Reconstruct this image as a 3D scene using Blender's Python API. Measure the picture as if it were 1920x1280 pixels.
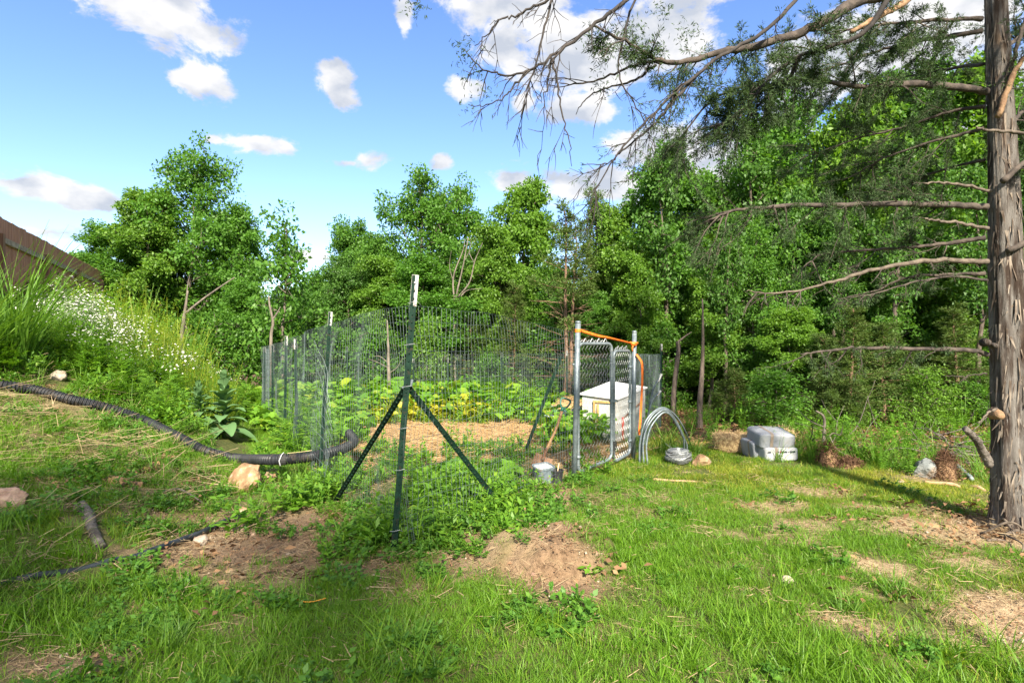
import bpy, math, random
import numpy as np
from mathutils import Vector, Matrix, noise as mnoise

R = math.radians
scn = bpy.context.scene
for ob in list(bpy.data.objects):
    bpy.data.objects.remove(ob)
COL = scn.collection
FOC, CX, CY, EYE = 1067.0, 960.0, 640.0, 1.5

# ------------------------------------------------------------------ camera
cam_d = bpy.data.cameras.new('camera')
cam_d.sensor_width = 36.0
cam_d.lens = FOC / 1920 * 36.0
cam_d.clip_start = 0.05
cam_d.clip_end = 2000
cam = bpy.data.objects.new('camera', cam_d)
cam.location = (0, 0, EYE)
cam.rotation_euler = (R(90), 0, 0)
COL.objects.link(cam)
scn.camera = cam

# ------------------------------------------------------------------ light
SUN_EL = R(37)
SUN_H = np.array([0.16, -0.98]); SUN_H /= np.linalg.norm(SUN_H)
EXPOSURE = 1.85
SUN_STRENGTH = 4.2
SKY_STRENGTH = 0.15
scn.view_settings.view_transform = 'Standard'
scn.view_settings.look = 'None'
scn.view_settings.gamma = 1.0
scn.view_settings.use_curve_mapping = False
scn.view_settings.exposure = EXPOSURE

sun_d = bpy.data.lights.new('sun', 'SUN')
sun_d.energy = SUN_STRENGTH
sun_d.angle = R(3.0)
sun_d.color = (1.0, 0.90, 0.74)
sun = bpy.data.objects.new('sun', sun_d)
to_sun = Vector((SUN_H[0] * math.cos(SUN_EL), SUN_H[1] * math.cos(SUN_EL), math.sin(SUN_EL)))
sun.rotation_euler = to_sun.to_track_quat('Z', 'Y').to_euler()
sun.location = (10, -10, 20)
COL.objects.link(sun)

world = bpy.data.worlds.new('World')
scn.world = world
world.use_nodes = True


def build_world():
    nt = world.node_tree
    N, L = nt.nodes, nt.links
    N.clear()
    out = N.new('ShaderNodeOutputWorld')
    bg = N.new('ShaderNodeBackground')
    bg.inputs['Strength'].default_value = SKY_STRENGTH
    L.new(bg.outputs[0], out.inputs[0])
    sky = N.new('ShaderNodeTexSky')
    sky.sky_type = 'NISHITA'
    sky.sun_disc = False
    sky.sun_elevation = SUN_EL
    sky.sun_rotation = math.atan2(SUN_H[0], SUN_H[1])
    sky.altitude = 200
    sky.air_density = 1.0
    sky.dust_density = 0.6
    sky.ozone_density = 1.6
    hs = N.new('ShaderNodeHueSaturation')
    hs.inputs['Hue'].default_value = 0.512
    hs.inputs['Saturation'].default_value = 1.18
    hs.inputs['Value'].default_value = 0.58
    L.new(sky.outputs[0], hs.inputs['Color'])

    def m(op, a, b=None, c=None):
        n = N.new('ShaderNodeMath'); n.operation = op
        for i, v in enumerate((a, b, c)):
            if v is None:
                continue
            if isinstance(v, (int, float)):
                n.inputs[i].default_value = v
            else:
                L.new(v, n.inputs[i])
        return n.outputs[0]
    tc = N.new('ShaderNodeTexCoord')
    sep = N.new('ShaderNodeSeparateXYZ')
    L.new(tc.outputs['Generated'], sep.inputs[0])
    az = m('ARCTAN2', sep.outputs[0], sep.outputs[1])
    el = m('ARCSINE', sep.outputs[2])
    # fluffy noise, flattened vertically
    mp = N.new('ShaderNodeMapping'); mp.inputs['Scale'].default_value = (1, 1, 1.7)
    L.new(tc.outputs['Generated'], mp.inputs[0])
    nz = N.new('ShaderNodeTexNoise'); nz.inputs['Scale'].default_value = 8.5
    nz.inputs['Detail'].default_value = 11; nz.inputs['Roughness'].default_value = 0.64
    nz.inputs['Distortion'].default_value = 0.25
    L.new(mp.outputs[0], nz.inputs['Vector'])
    fl = m('MULTIPLY', m('SUBTRACT', nz.outputs['Fac'], 0.5), 4.2)
    # broad cloudiness outside the view, thicker than in view to add fill light
    nz2 = N.new('ShaderNodeTexNoise'); nz2.inputs['Scale'].default_value = 2.2
    nz2.inputs['Detail'].default_value = 3
    L.new(mp.outputs[0], nz2.inputs['Vector'])
    behind = m('SMOOTH_MIN', m('MULTIPLY', m('SUBTRACT', nz2.outputs['Fac'], 0.46), 7.0), 0.9, 0.2)
    inview = m('MULTIPLY', m('LESS_THAN', m('ABSOLUTE', az), 0.95), m('LESS_THAN', el, 0.75))
    field = m('SUBTRACT', behind, m('MULTIPLY', inview, 6.0))
    rimf = None
    clouds = [(315, 20, 95, 58), (385, 70, 45, 32), (250, 5, 60, 30), (390, 150, 42, 28), (420, 172, 34, 22), (345, 150, 26, 14),
              (630, 150, 34, 32), (640, 180, 30, 22), (470, 268, 62, 13), (530, 274, 26, 11), (400, 262, 20, 8),
              (105, 352, 88, 18), (195, 370, 66, 19), (30, 345, 40, 8),
              (682, 300, 36, 18), (655, 306, 34, 9), (828, 300, 19, 13), (757, 38, 14, 30),
              (940, 40, 70, 70), (975, 110, 70, 55), (1085, 90, 95, 80), (1180, 60, 120, 85), (1280, 70, 110, 75), (1150, 130, 90, 36), (1020, 60, 90, 70), (885, 165, 34, 18),
              (1055, 208, 78, 25), (1110, 212, 44, 18), (980, 195, 26, 20),
              (985, 345, 50, 20), (1070, 345, 80, 34), (1160, 350, 90, 34), (1240, 280, 90, 40), (1320, 330, 100, 60),
              (1420, 260, 100, 60), (1180, 275, 40, 25),
              (590, 482, 46, 14), (80, 434, 70, 13), (1560, 120, 130, 60), (1750, 60, 160, 70), (1690, 210, 120, 50), (1880, 200, 120, 80)]
    for (px, py, rx, ry) in clouds:
        dx, dz = (px - CX) / FOC, (CY - py) / FOC
        a0 = math.atan(dx); e0 = math.atan(dz / math.sqrt(1 + dx * dx))
        c2 = 1 / (1 + dx * dx)
        ra = max(rx / FOC * c2 * 1.2, 0.008); re = max(ry / FOC * math.cos(e0) ** 1.5 * 1.2, 0.008)
        da = m('MULTIPLY', m('SUBTRACT', az, a0), 1 / ra)
        de = m('MULTIPLY', m('SUBTRACT', el, e0), 1 / re)
        r = m('SQRT', m('ADD', m('MULTIPLY', da, da), m('MULTIPLY', de, de)))
        v = m('SUBTRACT', 1.0, r)
        field = m('SMOOTH_MAX', field, v, 0.35)
    dens = m('ADD', field, fl)
    mr = N.new('ShaderNodeMapRange'); mr.interpolation_type = 'SMOOTHSTEP'
    mr.inputs['From Min'].default_value = -0.08; mr.inputs['From Max'].default_value = 0.48
    L.new(dens, mr.inputs['Value'])
    alpha = m('MULTIPLY', mr.outputs[0], 0.97)
    # cloud colour: white tops, faintly grey, warm bellies where thick
    nz3 = N.new('ShaderNodeTexNoise'); nz3.inputs['Scale'].default_value = 13
    nz3.inputs['Detail'].default_value = 5
    mp3 = N.new('ShaderNodeMapping'); mp3.inputs['Location'].default_value = (0.03, 0.0, -0.035); mp3.inputs['Scale'].default_value = (1, 1, 1.7)
    L.new(tc.outputs['Generated'], mp3.inputs[0]); L.new(mp3.outputs[0], nz3.inputs['Vector'])
    ramp = N.new('ShaderNodeMix'); ramp.data_type = 'RGBA'
    ramp.inputs[6].default_value = (1.18, 1.27, 1.44, 1)
    ramp.inputs[7].default_value = (2.08, 2.04, 2.0, 1)
    mr2 = N.new('ShaderNodeMapRange'); mr2.inputs['From Min'].default_value = 0.36; mr2.inputs['From Max'].default_value = 0.6
    L.new(nz3.outputs['Fac'], mr2.inputs['Value']); L.new(mr2.outputs[0], ramp.inputs[0])
    mix = N.new('ShaderNodeMix'); mix.data_type = 'RGBA'
    L.new(alpha, mix.inputs[0]); L.new(hs.outputs[0], mix.inputs[6]); L.new(ramp.outputs[2], mix.inputs[7])
    L.new(mix.outputs[2], bg.inputs['Color'])


build_world()

# ------------------------------------------------------------------ noise + terrain
rng = np.random.default_rng(7)


def _h(ix, iy, s):
    n = (ix.astype(np.int64) * 374761393 + iy.astype(np.int64) * 668265263 + s * 974634541) & 0xffffffff
    n = ((n ^ (n >> 13)) * 1274126177) & 0xffffffff
    n = n ^ (n >> 16)
    return (n & 0xffff) / 65535.0


def vn(x, y, s=0):
    x = np.asarray(x, float); y = np.asarray(y, float)
    ix, iy = np.floor(x), np.floor(y)
    fx, fy = x - ix, y - iy
    fx = fx * fx * (3 - 2 * fx); fy = fy * fy * (3 - 2 * fy)
    a = _h(ix, iy, s); b = _h(ix + 1, iy, s); c = _h(ix, iy + 1, s); d = _h(ix + 1, iy + 1, s)
    return (a * (1 - fx) + b * fx) * (1 - fy) + (c * (1 - fx) + d * fx) * fy


def fbm(x, y, s=0, o=4):
    t = 0; a = 0.5; f = 1.0
    for i in range(o):
        t = t + a * vn(np.asarray(x) * f + 17.3 * i, np.asarray(y) * f - 9.1 * i, s + i); a *= 0.5; f *= 2.03
    return t / (1 - 0.5 ** o)


def sst(a, b, v):
    t = np.clip((np.asarray(v, float) - a) / (b - a), 0, 1)
    return t * t * (3 - 2 * t)


def foot(y):
    y = np.asarray(y, float)
    return np.where(y < 5.6, -2.15 - 0.04 * np.abs(y - 4), -2.2 - 0.57 * (y - 5.6))


def height(x, y):
    x = np.asarray(x, float); y = np.asarray(y, float)
    base = -0.018 * np.clip(y - 7, 0, 12) - 0.09 * np.clip(y - 17, 0, 30)
    base = base + (fbm(x * .35, y * .35, 3, 3) - .5) * 0.12 * sst(1.0, 4.0, np.hypot(x, y))
    d = np.clip(foot(y) - x, 0, 50)
    s = 0.30 + 0.28 * sst(5, 9.0, y)
    d = np.where(d > 6.5, 6.5 + (d - 6.5) * 0.15, d)
    bank = s * (np.sqrt(d * d + 0.16) - 0.4)
    bank = bank * (1 - 0.9 * sst(18, 30, y))
    lump = (fbm(x * 1.6, y * 1.6, 11, 4) - .5) * (0.16 * sst(0.1, 1.0, d) + 0.035)
    z = base + bank + lump
    # dirt mound left of the lawn
    ex = (x - 0.26) / 0.50; ey = (y - 4.02) / 0.40
    q = ex * ex + ey * ey
    z = z + 0.17 * (1 - sst(0.15, 1.15, q + (fbm(x * 3.5, y * 3.5, 5, 3) - .5) * 0.8)) * (0.8 + 0.5 * fbm(x * 6, y * 6, 8, 3))
    # little heap on its left end
    z = z + 0.07 * np.exp(-((x + 0.25) / .3) ** 2 - ((y - 4.35) / .25) ** 2)
    return z


EYE0 = 0.0


def P(px, py, d):
    return np.array([(px - CX) / FOC * d, d, EYE - (py - CY) / FOC * d])


def hz(x, y):
    return float(height(np.array([x]), np.array([y]))[0])


def G(px, py, dmax=80.0):
    d = np.geomspace(1.2, dmax, 1600)
    x = (px - CX) / FOC * d
    z = EYE - (py - CY) / FOC * d
    below = z <= height(x, d)
    i = int(np.argmax(below)) if below.any() else len(d) - 1
    return np.array([x[i], d[i], hz(x[i], d[i])])


# ------------------------------------------------------------------ mesh helpers
class MB:
    def __init__(s):
        s.v = []; s.f = []; s.n = 0

    def add(s, V, F):
        V = np.asarray(V, float)
        s.v.append(V)
        o = s.n
        for f in F:
            s.f.append(tuple(int(i) + o for i in f))
        s.n += len(V)
        return s

    def box(s, c, size, M=None):
        c = np.asarray(c, float); h = np.asarray(size, float) / 2
        V = np.array([[x, y, z] for x in (-1, 1) for y in (-1, 1) for z in (-1, 1)]) * h
        if M is not None:
            V = V @ np.array(M).T
        return s.add(V + c, [(0, 1, 3, 2), (4, 6, 7, 5), (0, 4, 5, 1), (2, 3, 7, 6), (0, 2, 6, 4), (1, 5, 7, 3)])

    def beam(s, a, b, w, t, up=(0, 0, 1)):
        a = np.asarray(a, float); b = np.asarray(b, float)
        z = b - a; ln = np.linalg.norm(z); z = z / ln
        u = np.asarray(up, float)
        x = np.cross(u, z)
        if np.linalg.norm(x) < 1e-4:
            x = np.cross((1, 0, 0), z)
        x /= np.linalg.norm(x); y = np.cross(z, x)
        return s.box((a + b) / 2, (w, t, ln), np.stack([x, y, z], 1))

    def tube(s, pts, rad, n=6, cap=True):
        V, F = tube_np(pts, rad, n, cap)
        return s.add(V, F)


def tube_np(pts, rad, n=6, cap=True, prof=None):
    pts = np.asarray(pts, float); k = len(pts)
    rad = np.broadcast_to(np.asarray(rad, float), (k,))
    T = np.gradient(pts, axis=0); T /= np.linalg.norm(T, axis=1)[:, None] + 1e-9
    u = np.cross(T[0], (0.0, 0.0, 1.0))
    if np.linalg.norm(u) < 0.1:
        u = np.cross(T[0], (1.0, 0.0, 0.0))
    U = []
    for i in range(k):
        u = u - T[i] * np.dot(u, T[i]); u = u / (np.linalg.norm(u) + 1e-9); U.append(u)
    U = np.array(U); W = np.cross(T, U)
    a = np.arange(n) * 2 * math.pi / n
    rr = rad[:, None] * (np.ones((1, n)) if prof is None else prof)
    V = pts[:, None, :] + rr[..., None] * (U[:, None, :] * np.cos(a)[None, :, None] + W[:, None, :] * np.sin(a)[None, :, None])
    V = V.reshape(-1, 3)
    i = np.arange(k - 1)[:, None] * n; j = np.arange(n)[None, :]; j2 = (j + 1) % n
    F = np.stack([i + j, i + j2, i + n + j2, i + n + j], -1).reshape(-1, 4)
    F = [tuple(q) for q in F.tolist()]
    if cap and n > 2:
        F.append(tuple(range(n - 1, -1, -1))); F.append(tuple(range((k - 1) * n, k * n)))
    return V, F


def smooth_path(pts, n=40):
    """Catmull-Rom through the points"""
    p = np.asarray(pts, float)
    p = np.vstack([2 * p[0] - p[1], p, 2 * p[-1] - p[-2]])
    seg = len(p) - 3
    out = []
    for t in np.linspace(0, seg - 1e-6, n):
        i = int(t); u = t - i
        a, b, c, d = p[i:i + 4]
        out.append(0.5 * (2 * b + (c - a) * u + (2 * a - 5 * b + 4 * c - d) * u * u + (3 * b - a - 3 * c + d) * u ** 3))
    return np.array(out)


def mesh_from(mb, name, mats, origin=(0, 0, 0), smooth=False):
    me = bpy.data.meshes.new(name)
    V = np.vstack(mb.v) - np.asarray(origin, float)
    me.from_pydata(V.tolist(), [], mb.f)
    for m_ in (mats if isinstance(mats, (list, tuple)) else [mats]):
        me.materials.append(m_)
    if smooth:
        me.shade_smooth()
    me.update()
    return me


def quads_mesh(name, V, k, mat_, smooth=False, idx=None):
    """V: (nfaces*k,3) unshared polygons of k corners (or idx given: (m,k) into V)"""
    me = bpy.data.meshes.new(name)
    V = np.asarray(V, np.float32).reshape(-1, 3)
    if idx is None:
        idx = np.arange(len(V)).reshape(-1, k)
    m_ = len(idx)
    me.vertices.add(len(V)); me.vertices.foreach_set('co', V.ravel())
    me.loops.add(m_ * k); me.loops.foreach_set('vertex_index', np.asarray(idx, np.int32).ravel())
    me.polygons.add(m_)
    me.polygons.foreach_set('loop_start', np.arange(0, m_ * k, k, dtype=np.int32))
    me.polygons.foreach_set('loop_total', np.full(m_, k, np.int32))
    if smooth:
        me.polygons.foreach_set('use_smooth', np.ones(m_, bool))
    me.materials.append(mat_)
    me.update(calc_edges=True)
    return me


ORI = {}


def props(o, label=None, cat=None, group=None, kind=None):
    for k_, v_ in (('label', label), ('category', cat), ('group', group), ('kind', kind)):
        if v_:
            o[k_] = v_
    return o


def thing(name, label, cat, loc, group=None, kind=None):
    o = bpy.data.objects.new(name, None)
    o.empty_display_size = 0.1
    COL.objects.link(o)
    o.location = tuple(float(c) for c in loc)
    ORI[o.name] = np.asarray(loc, float)
    return props(o, label, cat, group, kind)


def root_ori(o):
    while o.parent:
        o = o.parent
    return ORI[o.name]


def part(name, mb, mats, parent, smooth=False, label=None, kind=None):
    me = mesh_from(mb, name, mats, root_ori(parent), smooth)
    o = bpy.data.objects.new(name, me)
    COL.objects.link(o); o.parent = parent
    return props(o, label, None, None, kind)


def mpart(name, me, parent, label=None, kind=None):
    o = bpy.data.objects.new(name, me)
    COL.objects.link(o); o.parent = parent
    return props(o, label, None, None, kind)


def solo(name, mb, mats, loc, label=None, cat=None, group=None, kind=None, smooth=False):
    me = mesh_from(mb, name, mats, loc, smooth)
    o = bpy.data.objects.new(name, me)
    o.location = tuple(float(c) for c in loc)
    COL.objects.link(o)
    ORI[o.name] = np.asarray(loc, float)
    return props(o, label, cat, group, kind)


def dup(root, loc, rotz, scale=(1, 1, 1), label=None, group=None, tilt=(0, 0)):
    r = root.copy(); COL.objects.link(r)
    r.location = tuple(float(c) for c in loc); r.rotation_euler = (tilt[0], tilt[1], rotz); r.scale = scale
    ORI[r.name] = np.asarray(loc, float)
    if label: r['label'] = label
    if group: r['group'] = group
    elif 'group' in r: del r['group']
    for ch in list(root.children):
        c = ch.copy(); COL.objects.link(c); c.parent = r
        for g in ch.children:
            d = g.copy(); COL.objects.link(d); d.parent = c
    return r


# ------------------------------------------------------------------ materials
def newmat(name):
    m_ = bpy.data.materials.new(name); m_.use_nodes = True
    nt = m_.node_tree
    return m_, nt, nt.nodes, nt.links, nt.nodes['Principled BSDF'], nt.nodes['Material Output']


def mixc(nt, fac, a, b):
    n = nt.nodes.new('ShaderNodeMix'); n.data_type = 'RGBA'
    for i, v in ((0, fac), (6, a), (7, b)):
        if isinstance(v, (int, float)):
            n.inputs[i].default_value = v
        elif isinstance(v, tuple):
            n.inputs[i].default_value = v if len(v) == 4 else v + (1,)
        else:
            nt.links.new(v, n.inputs[i])
    return n.outputs[2]


def rampn(nt, v, a, b):
    n = nt.nodes.new('ShaderNodeMapRange'); n.interpolation_type = 'SMOOTHSTEP'
    n.inputs['From Min'].default_value = a; n.inputs['From Max'].default_value = b
    nt.links.new(v, n.inputs['Value'])
    return n.outputs[0]


def noisen(nt, scale, detail=4, stretch=None, rough=0.55, coord='Object'):
    tc = nt.nodes.new('ShaderNodeTexCoord')
    n = nt.nodes.new('ShaderNodeTexNoise')
    n.inputs['Scale'].default_value = scale; n.inputs['Detail'].default_value = detail; n.inputs['Roughness'].default_value = rough
    if stretch:
        mp = nt.nodes.new('ShaderNodeMapping'); mp.inputs['Scale'].default_value = stretch
        nt.links.new(tc.outputs[coord], mp.inputs[0]); nt.links.new(mp.outputs[0], n.inputs['Vector'])
    else:
        nt.links.new(tc.outputs[coord], n.inputs['Vector'])
    return n.outputs['Fac']


def mat(name, c1, c2=None, scale=8.0, rough=0.7, metal=0.0, bump=0.0, bscale=None, stretch=None, lo=.35, hi=.65, spec=None, c3=None, scale3=60):
    m_, nt, N, L, b, out = newmat(name)
    b.inputs['Roughness'].default_value = rough; b.inputs['Metallic'].default_value = metal
    if spec is not None:
        b.inputs['Specular IOR Level'].default_value = spec
    if c2 is None:
        b.inputs['Base Color'].default_value = c1 + (1,)
    else:
        f = rampn(nt, noisen(nt, scale, 5, stretch), lo, hi)
        col = mixc(nt, f, c1, c2)
        if c3:
            col = mixc(nt, rampn(nt, noisen(nt, scale3, 4, stretch), .55, .7), col, c3)
        L.new(col, b.inputs['Base Color'])
    if bump:
        bn = N.new('ShaderNodeBump'); bn.inputs['Strength'].default_value = bump; bn.inputs['Distance'].default_value = 0.02
        L.new(noisen(nt, bscale or scale * 3, 5, stretch), bn.inputs['Height'])
        L.new(bn.outputs[0], b.inputs['Normal'])
    return m_


def leafmat(name, cols, rough=0.5, trans=0.35, tcol=None, inst=False, dry=None, spec=0.35):
    """leaf: colour varies leaf by leaf and plant by plant; partly translucent"""
    m_, nt, N, L, b, out = newmat(name)
    g = N.new('ShaderNodeNewGeometry')
    oi = N.new('ShaderNodeObjectInfo')
    f = g.outputs['Random Per Island']
    c = mixc(nt, f, cols[0], cols[1])
    w = N.new('ShaderNodeMath'); w.operation = 'MULTIPLY'; w.inputs[1].default_value = 0.75
    L.new(oi.outputs['Random'], w.inputs[0])
    c = mixc(nt, w.outputs[0], c, cols[2])
    if dry:
        at = N.new('ShaderNodeAttribute'); at.attribute_type = 'INSTANCER'; at.attribute_name = 'tint'
        ad = N.new('ShaderNodeMath'); ad.operation = 'ADD'
        w2 = N.new('ShaderNodeMath'); w2.operation = 'MULTIPLY_ADD'; w2.inputs[1].default_value = 0.7; w2.inputs[2].default_value = -0.35
        L.new(f, w2.inputs[0]); L.new(w2.outputs[0], ad.inputs[0]); L.new(at.outputs['Fac'], ad.inputs[1])
        c = mixc(nt, rampn(nt, ad.outputs[0], 0.25, 0.95), c, dry)
    L.new(c, b.inputs['Base Color'])
    b.inputs['Roughness'].default_value = rough
    b.inputs['Specular IOR Level'].default_value = spec
    tr = N.new('ShaderNodeBsdfTranslucent')
    tm = N.new('ShaderNodeMix'); tm.data_type = 'RGBA'; tm.blend_type = 'MULTIPLY'; tm.inputs[0].default_value = 1.0
    L.new(c, tm.inputs[6]); tm.inputs[7].default_value = (tcol or (1.5, 1.5, 0.6)) + (1,)
    L.new(tm.outputs[2], tr.inputs['Color'])
    mx = N.new('ShaderNodeMixShader'); mx.inputs[0].default_value = trans
    L.new(b.outputs[0], mx.inputs[1]); L.new(tr.outputs[0], mx.inputs[2])
    L.new(mx.outputs[0], out.inputs['Surface'])
    return m_


M = {}
M['oak1'] = leafmat('oak_leaf', ((.044, .128, .018), (.130, .275, .038), (.085, .21, .024)), trans=.44)
M['oak2'] = leafmat('oak_leaf_bright', ((.068, .160, .018), (.160, .290, .036), (.115, .235, .026)), trans=.44)
M['oak3'] = leafmat('oak_leaf_deep', ((.040, .115, .022), (.105, .22, .038), (.075, .175, .026)), trans=.42)
M['cedar'] = leafmat('cedar_needle', ((.042, .085, .018), (.10, .165, .034), (.095, .145, .026)), rough=.65, trans=.25)
M['cedar_big'] = leafmat('cedar_spray', ((.024, .050, .018), (.060, .108, .032), (.056, .088, .022)), rough=.75, trans=.2)
M['grass'] = leafmat('grass_blade', ((.070, .170, .012), (.160, .30, .020), (.12, .26, .012)), trans=.42, dry=(.34, .34, .045), rough=.5)
M['longgrass'] = leafmat('long_grass_blade', ((.07, .16, .02), (.16, .28, .04), (.10, .23, .02)), trans=.38, dry=(.36, .30, .12))
M['weed'] = leafmat('weed_leaf', ((.070, .175, .018), (.16, .31, .028), (.12, .27, .02)), trans=.4, dry=(.30, .33, .03))
M['weed_dark'] = leafmat('weed_leaf_dark', ((.050, .14, .018), (.115, .26, .028), (.08, .20, .02)), trans=.38, dry=(.22, .26, .03))
M['squash'] = leafmat('squash_leaf', ((.075, .19, .018), (.17, .33, .03), (.13, .30, .022)), trans=.4, dry=(.40, .38, .03))
M['mullein'] = leafmat('mullein_leaf', ((.075, .165, .062), (.125, .225, .09), (.10, .19, .075)), trans=.2, rough=.85, spec=.1)
M['flower'] = mat('white_petal', (.50, .50, .45), rough=.8)
M['yflower'] = mat('yellow_petal', (.7, .35, .02), rough=.6)
M['straw'] = leafmat('straw', ((.26, .18, .085), (.44, .33, .175), (.35, .25, .125)), trans=.1, tcol=(1, .9, .6), rough=.6)
M['straw_gold'] = leafmat('straw_gold', ((.30, .19, .085), (.48, .335, .165), (.38, .25, .12)), trans=.1, tcol=(1, .9, .6), rough=.6)
M['deadgrass'] = leafmat('dead_grass', ((.19, .135, .075), (.40, .31, .18), (.29, .21, .12)), trans=.1, tcol=(1, .9, .6), rough=.75)
M['litter'] = leafmat('dead_leaf', ((.13, .070, .035), (.30, .18, .09), (.20, .11, .055)), trans=.1, tcol=(1, .8, .5), rough=.8)
M['needle_red'] = leafmat('dead_needle', ((.065, .032, .018), (.14, .078, .042), (.10, .05, .026)), trans=.1, tcol=(1, .8, .5), rough=.8)
M['bark'] = mat('grey_bark', (.075, .06, .047), (.18, .15, .12), 9, .9, bump=.6, stretch=(3, 3, .6))
M['bark_dark'] = mat('dark_bark', (.055, .042, .032), (.13, .10, .078), 9, .9, bump=.6, stretch=(3, 3, .6))
M['bark_red'] = mat('cedar_bark_red', (.12, .065, .04), (.24, .15, .095), 9, .9, bump=.6, stretch=(3, 3, .6))
M['bark_pale'] = mat('pale_bark', (.095, .078, .062), (.19, .16, .128), 7, .9, bump=.4, stretch=(2, 2, .7))
M['twig_dark'] = mat('cedar_twig', (.018, .015, .014), (.045, .037, .033), 12, .9, bump=.4)
M['limb'] = mat('cedar_limb', (.030, .023, .019), (.082, .064, .051), 14, .9, bump=.5)
M['limb_pale'] = mat('dead_limb', (.065, .05, .037), (.135, .107, .08), 18, .85, bump=.4)
M['limb_orange'] = mat('broken_wood', (.15, .08, .04), (.28, .175, .095), 14, .8, bump=.5)
M['rock_tan'] = mat('tan_rock', (.20, .115, .055), (.38, .25, .135), 7, .85, bump=1, bscale=16, c3=(.42, .33, .23), scale3=14)
M['rock_pale'] = mat('pale_rock', (.24, .19, .14), (.40, .34, .27), 9, .85, bump=.8, bscale=20)
M['rock_red'] = mat('reddish_rock', (.22, .13, .09), (.36, .25, .18), 9, .85, bump=.8, bscale=20)
M['rock_grey'] = mat('grey_stone', (.11, .125, .125), (.22, .235, .23), 6, .85, bump=.8, bscale=22, c3=(.22, .155, .10), scale3=5)
M['log'] = mat('grey_log_bark', (.055, .045, .037), (.16, .14, .118), 16, .9, bump=.9)
M['stump'] = mat('rotten_wood', (.11, .058, .028), (.27, .165, .085), 16, .9, bump=.9)
M['galv'] = mat('galvanised_steel', (.14, .175, .195), (.225, .265, .285), 20, .5, metal=.45, bump=.03)
M['wire'] = mat('green_grey_wire', (.055, .08, .085), (.11, .14, .145), 20, .5, metal=.3)
M['wire_galv'] = mat('galvanised_wire', (.27, .29, .30), (.40, .42, .42), 30, .45, metal=.5)
M['postgreen'] = mat('green_enamel', (.005, .018, .012), (.010, .032, .021), 14, .6, c3=(.03, .026, .018), scale3=40, spec=.12)
M['postwhite'] = mat('white_post_paint', (.27, .28, .28), (.40, .40, .385), 25, .6, c3=(.22, .14, .08), scale3=30)
M['orange'] = mat('orange_strap', (.80, .14, .012), (.92, .22, .02), 30, .6)
M['pipe'] = mat('black_plastic', (.008, .009, .011), (.020, .022, .026), 10, .5, spec=.3, c3=(.04, .033, .026), scale3=9)
M['hose'] = mat('black_hose', (.012, .016, .020), (.03, .036, .044), 10, .35)
M['white_paint'] = mat('white_painted_board', (.36, .37, .365), (.46, .465, .45), 6, .6, bump=.08, stretch=(1, 1, 6), c3=(.34, .31, .26), scale3=9)
M['roof_metal'] = mat('white_roof_sheet', (.52, .54, .56), (.62, .635, .645), 4, .45, c3=(.38, .37, .34), scale3=12)
M['pine'] = mat('pine_board', (.40, .23, .07), (.54, .34, .13), 8, .7, bump=.2, stretch=(6, 6, .6))
M['redpaint'] = mat('faded_red_paint', (.42, .06, .05), (.52, .11, .09), 10, .6)
M['mesh_grey'] = mat('hardware_cloth', (.55, .57, .58), rough=.5, metal=.4)
M['boardfence'] = mat('red_stained_board', (.32, .135, .082), (.47, .225, .145), 5, .75, bump=.25, stretch=(7, 7, .5), c3=(.27, .16, .115), scale3=30)
M['railfence'] = mat('weathered_rail', (.20, .15, .11), (.38, .31, .24), 7, .8, bump=.3, stretch=(2, 2, 2))
M['postfence'] = mat('brown_post', (.15, .07, .038), (.25, .13, .072), 7, .75, bump=.2, stretch=(7, 7, .5))
M['handle_wood'] = mat('worn_handle', (.26, .13, .05), (.44, .25, .11), 14, .6, stretch=(4, 4, .5))
M['rust'] = mat('rusty_steel', (.13, .065, .035), (.26, .15, .09), 18, .75, metal=.3, bump=.3)
M['green_plastic'] = mat('green_plastic', (.008, .12, .075), rough=.4)
M['teal'] = mat('teal_paint', (.01, .10, .14), (.02, .15, .19), 9, .4)
M['pale_metal'] = mat('pale_blue_metal', (.55, .64, .68), (.66, .72, .75), 12, .4, metal=.2)
M['rubber'] = mat('black_rubber', (.02, .02, .02), rough=.8)
M['bucket_white'] = mat('white_plastic', (.36, .385, .39), (.45, .47, .465), 9, .45, c3=(.30, .27, .23), scale3=20)
M['bucket_grey'] = mat('grey_plastic_bin', (.12, .155, .18), (.18, .22, .245), 9, .45, c3=(.18, .15, .12), scale3=20)
M['bucket_black'] = mat('black_pot', (.014, .015, .018), (.03, .03, .034), 9, .5)
M['bag'] = mat('grey_paper_bag', (.21, .225, .255), (.29, .305, .33), 5, .7, bump=.5, bscale=9, c3=(.29, .275, .26), scale3=4)
M['bag_white'] = mat('white_paper_bag', (.34, .35, .37), (.45, .46, .47), 5, .7, bump=.5, bscale=9)
M['bag_band'] = mat('tan_tape', (.20, .155, .12), (.28, .225, .18), 12, .7)
M['ink'] = mat('dark_print', (.04, .045, .06), rough=.8)
M['ink_red'] = mat('red_print', (.5, .05, .04), rough=.8)
M['plank_grey'] = mat('grey_plank', (.13, .17, .175), (.23, .27, .27), 8, .8, bump=.3)
M['plank_brown'] = mat('brown_plank', (.30, .17, .09), (.50, .32, .19), 10, .8, bump=.3)
M['string'] = mat('orange_twine', (.75, .32, .03), rough=.6)
M['stake'] = mat('bamboo_stake', (.46, .34, .19), (.58, .45, .28), 20, .7)

# ------------------------------------------------------------------ ground cover masks (world space)
FENCE = np.array([(-0.84, 4.05), (-1.98, 6.0), (-3.03, 7.8), (-4.4, 10.1), (-5.3, 12.2), (-4.3, 14.2), (-2.4, 14.2), (-1.57, 14.0),
                  (-0.25, 13.4), (1.35, 12.2), (2.70, 10.3), (1.53, 7.2), (0.69, 6.33)])


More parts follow.
